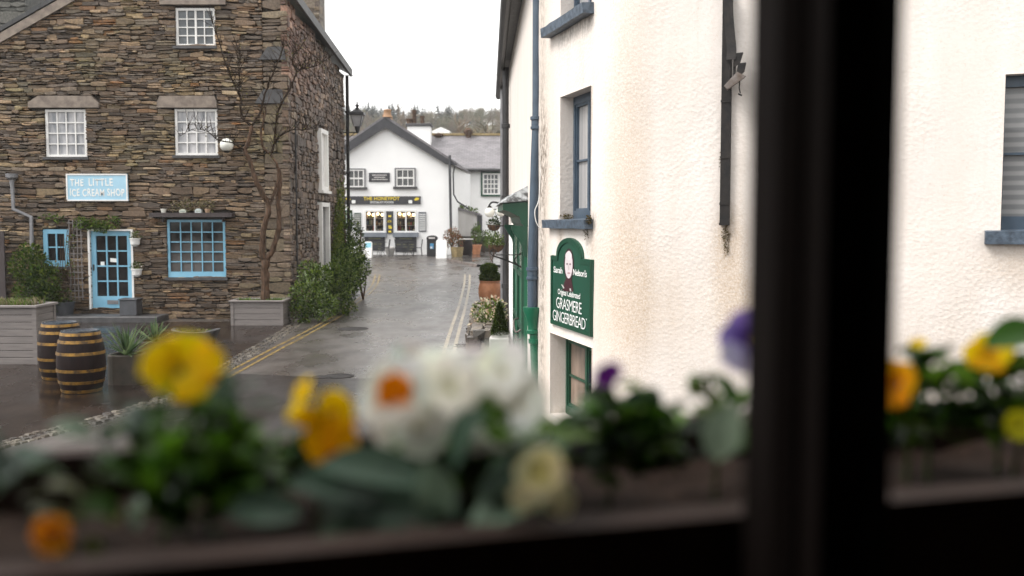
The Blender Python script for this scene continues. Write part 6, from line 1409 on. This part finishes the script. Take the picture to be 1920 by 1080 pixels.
def clump(parent, pts, n, L, pal, rn, spread=.05, flat=.5, name='foliage'):
    m = MB()
    for _ in range(n):
        c = rn.choice(pts); a = rn.uniform(0, 6.28); e = rn.uniform(-.2, 1.2); d = Vector((cos(a) * cos(e), sin(a) * cos(e), sin(e) * flat + .1))
        p = c + Vector((rn.gauss(0, spread), rn.gauss(0, spread), rn.gauss(0, spread * .7))); k = rn.uniform(.7, 1.25); cc = rn.choice(pal)
        oval(m, p, d, Vector((rn.gauss(0, .4), rn.gauss(0, .4), 1)), L * rn.uniform(.65, 1.2), L * rn.uniform(.4, .6), tuple(x * k for x in cc))
    return m.build(name, M['fleaf'], parent)
FG = [(.055, .14, .012), (.035, .09, .009), (.085, .19, .012), (.12, .24, .022), (.016, .042, .006)]
GRG = [(.115, .17, .12), (.06, .10, .07), (.16, .22, .155), (.035, .065, .042)]
def pt(px, py, d=-.15): return at(px, py, depth(px, d))
YEL, YEI, ORG = (.95, .69, .003), (.55, .22, .0), (.80, .30, .004)
cam_p = Vector((0, 0, CAMZ))
def facing(p, dx=0, dz=0): v = (cam_p - p).normalized(); return Vector((v.x + dx, v.y, v.z + dz))
def plant(name, label, px, d=-.15): return thing(name, label, 'flowering plant', onbox(px, d), 'pansies and primulas in the window box')
rn = random.Random(99)
# 1 yellow pansy, facing us
t = plant('pansy', 'pansy plant with one large open yellow flower above dark green leaves', 345)
c = pt(340, 698); pansy(t, c, facing(c, -.05, .5), .0325, YEL, (.75, .50, .004), rn, (.95, .55, .003), (.10, .10, .01), 1.0, [(40, 1.0, 1.3, -.004), (112, 1.02, 1.35, -.003), (355, .85, 1.0, 0), (165, 1.05, 1.15, .001), (238, .95, 1.15, .003)])
m = MB(); stalk(m, onbox(345), c + Vector((0, .012, -.004))); stalk(m, onbox(300), pt(330, 840)); m.build('stem', M['fleaf'], t)
clump(t, [pt(x, y, dd) for x, y, dd in ((300, 850, -.15), (360, 840, -.13), (420, 830, -.18), (340, 900, -.1), (420, 900, -.12), (270, 930, -.1), (380, 800, -.2), (450, 870, -.2), (330, 960, -.1), (300, 790, -.2), (350, 780, -.18), (250, 880, -.14), (470, 910, -.16), (400, 960, -.1))], 150, .036, FG, rn, .012)
clump(t, [pt(x, y) for x, y in ((215, 830), (440, 775), (260, 800), (430, 850), (250, 970))], 16, .036, GRG, rn, .008, name='grey_foliage')
# 2 pair of yellow flowers seen side-on
t = plant('pansy', 'pansy plant with two narrow side-on yellow flowers at the middle of the box', 600)
c = pt(575, 752); pansy(t, c, Vector((-.8, -.35, .25)), .021, YEL, YEL, rn, None, (.5, .3, .01), 1.6)
c2 = pt(624, 790); pansy(t, c2 + Vector((0, 0, .006)), Vector((.75, -.5, .25)), .021, YEL, YEL, rn, (.84, .36, .004), (.5, .25, .01), 1.4)
m = MB(); petal(m, c2 + Vector((-.003, -.009, .016)), Vector((-.1, -.25, -1)), Vector((-.2, -1, .2)), .048, .030, (.92, .50, .003), (.88, .42, .003), .002, rn); petal(m, c2 + Vector((.004, -.010, .014)), Vector((.12, -.1, -1)), Vector((.3, -1, .1)), .046, .029, (.92, .55, .003), (.90, .46, .003), .002, rn)
petal(m, c + Vector((0, -.003, 0)), Vector((0, -.2, -1)), Vector((-.4, -1, .1)), .02, .025, YEL, (.85, .48, .004), .002, rn); m.build('petals', M['petal'], t)
m = MB(); stalk(m, onbox(590), c + Vector((.006, .004, -.004))); stalk(m, onbox(610), c2 + Vector((0, .01, -.006))); m.build('stem', M['fleaf'], t)
clump(t, [pt(x, y, -.2) for x, y in ((560, 900), (640, 900), (520, 880), (590, 930), (490, 930))], 26, .034, GRG[1:] + FG, rn, .012)
# 3 white primulas
t = plant('primula', 'broad cluster of white primula flowers, one with an orange eye', 850)
WH, CR = (.90, .90, .85), (.70, .66, .40)
spots = [(948, 700, -.12, .030, 0), (975, 765, -.10, .028, 0), (935, 812, -.09, .024, 0), (990, 805, -.12, .022, 0), (745, 735, -.10, .028, 1), (800, 703, -.16, .027, 0), (850, 730, -.12, .030, 2), (905, 709, -.16, .028, 0), (937, 750, -.12, .029, 2), (780, 800, -.10, .026, 0), (895, 790, -.11, .026, 2), (950, 800, -.13, .026, 0), (725, 810, -.14, .020, 0), (937, 687, -.18, .022, 0), (770, 687, -.18, .022, 0), (850, 780, -.13, .026, 0), (969, 770, -.16, .024, 0), (830, 687, -.2, .022, 0), (953, 711, -.17, .024, 0), (880, 692, -.2, .024, 0), (966, 730, -.2, .026, 0), (820, 745, -.18, .026, 0), (930, 717, -.2, .026, 0), (760, 770, -.16, .026, 0), (870, 820, -.14, .024, 0), (720, 760, -.18, .022, 0), (976, 800, -.2, .022, 0)]
m2 = MB()
for i, (x, y, d, R_, k) in enumerate(spots):
    c = pt(x, y, d); inner = {0: WH, 1: (.88, .33, .006), 2: (.86, .85, .74)}[k]
    fc = facing(c, rn.uniform(-1, 1), rn.uniform(.0, 1.1)) if k != 1 else facing(c, -.3, .2); R_ *= 1.0
    pansy(t, c, fc, R_, WH, inner, rn, None, (.8, .25, .01) if k == 1 else (.72, .70, .45))
    if k == 1:
        e = MB()
        for a in range(5): petal(e, c + fc.normalized() * .006, Vector((cos(a * 1.257), 0, sin(a * 1.257))) + fc * .3, fc, .015, .015, (.88, .36, .004), (.90, .33, .005), .001, rn)
        e.build('orange_eye', M['petal'], t)
    stalk(m2, onbox(840 + (x - 850) * .3), c + Vector((0, .008, -.006)))
m2.build('stem', M['fleaf'], t)
clump(t, [pt(x, y) for x, y in ((820, 850), (760, 860), (900, 850), (960, 850), (850, 880))], 60, .036, FG + [FG[4]] * 3, rn, .014)
m = MB(); oval(m, pt(905, 800, -.06), Vector((.2, -.1, 1)), Vector((0, -1, .2)), .026, .018, (.07, .14, .015)); m.build('leaf', M['fleaf'], t); m = MB(); oval(m, pt(1000, 850, -.06), Vector((1, -.1, .3)), Vector((0, -.3, 1)), .05, .02, (.09, .16, .02)); m.build('leaf', M['fleaf'], t)
# 4 big grey-green leaves in front
t = thing('broad_leaf_plant', 'low plant of broad grey-green leaves in front of the white flowers', 'plant', onbox(840, -.07))
m = MB()
for (x, y, dx, dz, L, W, c_) in [(860, 960, -.9, .1, .10, .045, GRG[1]), (880, 985, .6, .3, .09, .05, GRG[0]), (800, 905, -1, .25, .08, .04, GRG[1]), (815, 985, -.1, 1, .055, .035, GRG[2]), (900, 930, .7, .5, .08, .04, GRG[3]), (720, 930, -.8, .2, .07, .04, GRG[3]), (760, 990, -.4, .0, .07, .05, GRG[0]), (850, 880, .3, .6, .06, .04, GRG[3]), (690, 960, -.6, .3, .05, .03, GRG[1]), (560, 965, -.8, .1, .05, .035, GRG[3])]:
    oval(m, pt(x, y, -.07), Vector((dx, -.3, dz)), Vector((.1, -.6, 1)), L, W, tuple(q * 1.6 for q in c_), .1)
m.build('leaves', M['fleaf'], t)
# 5 cream flower low at the rim
t = plant('pansy', 'small cream pansy drooping over the front rim of the box', 1010, -.05)
c = pt(1015, 890, -.02); pansy(t, c, Vector((-.2, -.8, .35)), .021, (.74, .68, .40), (.70, .62, .25), rn, (.62, .56, .34), (.6, .5, .1))
m = MB(); petal(m, c + Vector((-.005, -.004, 0)), Vector((-.5, -.2, -1)), Vector((-.2, -1, .2)), .028, .022, (.7, .64, .36), (.66, .6, .36), .002, rn); petal(m, c + Vector((.006, -.004, 0)), Vector((.4, -.2, -1)), Vector((.2, -1, .2)), .03, .022, (.7, .64, .36), (.6, .54, .32), .002, rn); m.build('petals', M['petal'], t)
m = MB(); stalk(m, onbox(1010, -.09), c + Vector((0, .01, -.004))); m.build('stem', M['fleaf'], t)
clump(t, [pt(x, y, -.08) for x, y in ((980, 840), (1000, 860), (960, 830))], 14, .03, FG[2:4], rn, .01)
# 6 dark green pansy with a purple bud
t = plant('pansy', 'bushy green pansy plant with a single deep purple bud standing up', 1160)
c = pt(1145, 708, -.11); pansy(t, c, Vector((-.5, -.7, .5)), .015, (.13, .012, .20), (.07, .005, .12), rn, None, (.1, .02, .1), 2.5)
m = MB(); stalk(m, onbox(1140), c); m.build('stem', M['fleaf'], t)
clump(t, [pt(x, y) for x, y in ((1140, 790), (1190, 780), (1230, 810), (1120, 830), (1180, 840), (1080, 850), (1250, 850), (1150, 870), (1210, 800), (1170, 765))], 105, .035, FG, rn, .012)
clump(t, [pt(x, y) for x, y in ((1120, 830), (1190, 760), (1130, 880), (1060, 800))], 12, .035, GRG[1:], rn, .008, name='grey_foliage')
m = MB(); q_ = pt(1098, 735, -.2); petal(m, q_, Vector((0, 0, -1)), Vector((-.2, -1, 0)), .03, .022, WH, WH, .001, rn); petal(m, q_ + Vector((.002, -.003, -.004)), Vector((.3, 0, -1)), Vector((.1, -1, 0)), .03, .02, WH, WH, .001, rn); m.build('pale_petal', M['petal'], t)
m = MB(); q_ = pt(1075, 800, -.1); petal(m, q_, Vector((0, -.2, -1)), Vector((-.2, -1, 0)), .02, .018, (.05, .008, .07), (.05, .01, .07), .001, rn); m.build('dark_petal', M['petal'], t)
# 7 lavender pansy half behind the post
t = plant('pansy', 'lavender and violet pansy half hidden behind the dark window post', 1400, -.12)
c = pt(1408, 640, -.12); pansy(t, c, facing(c, -.5, .2), .030, (.23, .16, .50), (.10, .04, .28), rn, (.55, .52, .72), (.5, .4, .05))
m = MB(); petal(m, c + Vector((-.004, -.006, -.004)), Vector((-.9, -.2, -.35)), Vector((-.3, -1, .2)), .026, .022, (.5, .46, .70), (.62, .60, .76), .001, rn); m.build('pale_petal', M['petal'], t)
m = MB(); stalk(m, onbox(1400, -.12), c + Vector((0, .01, -.004))); m.build('stem', M['fleaf'], t)
clump(t, [pt(x, y, -.12) for x, y in ((1400, 830), (1430, 800), (1420, 760))], 18, .032, FG[:3], rn, .012)
# 8 pale leaf and bud stem
t = plant('pansy', 'plant with one pale silvery leaf and a nodding green bud near the post', 1345)
m = MB(); oval(m, pt(1338, 860, -.08), Vector((.3, -.2, 1)), Vector((-.3, -1, .3)), .05, .032, (.26, .34, .24), .1); m.build('silver_leaf', M['fleaf'], t)
m = MB(); q_ = pt(1305, 722, -.16); stalk(m, onbox(1340), pt(1330, 740, -.16)); stalk(m, pt(1330, 740, -.16), q_); m.build('stem', M['fleaf'], t)
m = MB(); m.ball(q_, .0085, 8, (.10, .17, .04), 1.3); m.build('bud', M['fleaf'], t)
clump(t, [pt(x, y, -.15) for x, y in ((1330, 765), (1350, 780), (1320, 745))], 14, .022, [(.16, .20, .07), (.10, .15, .04)], rn, .008)
clump(t, [pt(x, y, -.2) for x, y in ((1300, 800), (1370, 800), (1380, 770))], 12, .03, FG, rn, .01, name='leaves')
# 9, 10 right of the post
t = plant('pansy', 'bushy pansy plant with an orange-yellow flower touching the window post', 1740)
c = pt(1685, 722, -.12); pansy(t, c, Vector((-.7, -.5, .2)), .024, (.84, .42, .005), (.7, .25, .0), rn, (.82, .30, .004), (.5, .2, .01), 1.4)
c2 = pt(1722, 648, -.2); pansy(t, c2, Vector((-.4, -.5, .6)), .010, YEL, YEL, rn, None, (.4, .3, .01), 2.2)
m = MB(); stalk(m, onbox(1700), c); stalk(m, onbox(1740), c2); m.build('stem', M['fleaf'], t)
clump(t, [pt(x, y) for x, y in ((1720, 760), (1760, 740), (1800, 740), (1690, 800), (1740, 800), (1800, 790), (1770, 700), (1840, 780), (1720, 720), (1750, 690))], 105, .034, FG + GRG[3:], rn, .012)
t = plant('pansy', 'pansy with a yellow flower under one large round green leaf', 1890)
c = pt(1856, 668, -.15); pansy(t, c, Vector((-.5, -.5, .4)), .026, YEL, (.8, .4, .004), rn, (.85, .42, .004), (.5, .3, .01), 1.2)
c3 = pt(1912, 797, -.08); pansy(t, c3, facing(c3), .014, (.62, .58, .02), (.5, .45, .02), rn)
m = MB(); stalk(m, onbox(1870), c); stalk(m, onbox(1900), c3); m.build('stem', M['fleaf'], t)
m = MB(); oval(m, pt(1850, 650, -.12), Vector((1, .1, .1)), Vector((.1, -.6, 1)), .07, .045, (.05, .14, .02), .25); m.build('round_leaf', M['fleaf'], t)
clump(t, [pt(x, y) for x, y in ((1890, 720), (1910, 760), (1880, 800), (1900, 690), (1930, 740))], 55, .038, FG, rn, .012)
# 11 orange flower and leaves at the near end
t = plant('pansy', 'low orange pansy hanging over the rim at the near end of the box', 100, -.05)
c = pt(98, 998, -.04); pansy(t, c, Vector((.2, -.8, -.3)), .0135, (.62, .22, .004), (.5, .15, .0), rn, None, (.3, .1, .01))
m = MB(); stalk(m, onbox(100, -.08), c + Vector((0, .01, -.004))); m.build('stem', M['fleaf'], t)
clump(t, [pt(x, y, -.14) for x, y in ((0, 880), (-30, 860), (20, 930), (-10, 910))], 20, .038, GRG[1:] + FG[:2], rn, .01)
clump(t, [pt(x, y, -.1) for x, y in ((150, 950), (200, 940), (60, 960), (180, 980))], 14, .026, [(.06, .07, .02), (.04, .05, .02), (.10, .11, .03)], rn, .012, name='leaves')
# ------------------------------------------------------------------ damp air
hzm, n_, b_ = newmat('damp_air'); n_.nodes.remove(b_)
v_ = N(n_, 'ShaderNodeVolumePrincipled'); v_.inputs['Color'].default_value = (.95, .96, .97, 1); v_.inputs['Density'].default_value = .0006; v_.inputs['Anisotropy'].default_value = 0.0
n_.links.new(v_.outputs[0], n_.nodes['Material Output'].inputs['Volume'])
m = MB(); m.box(-420, 420, -40, 540, -1, 62); m.build('haze', hzm, None, 'stuff')
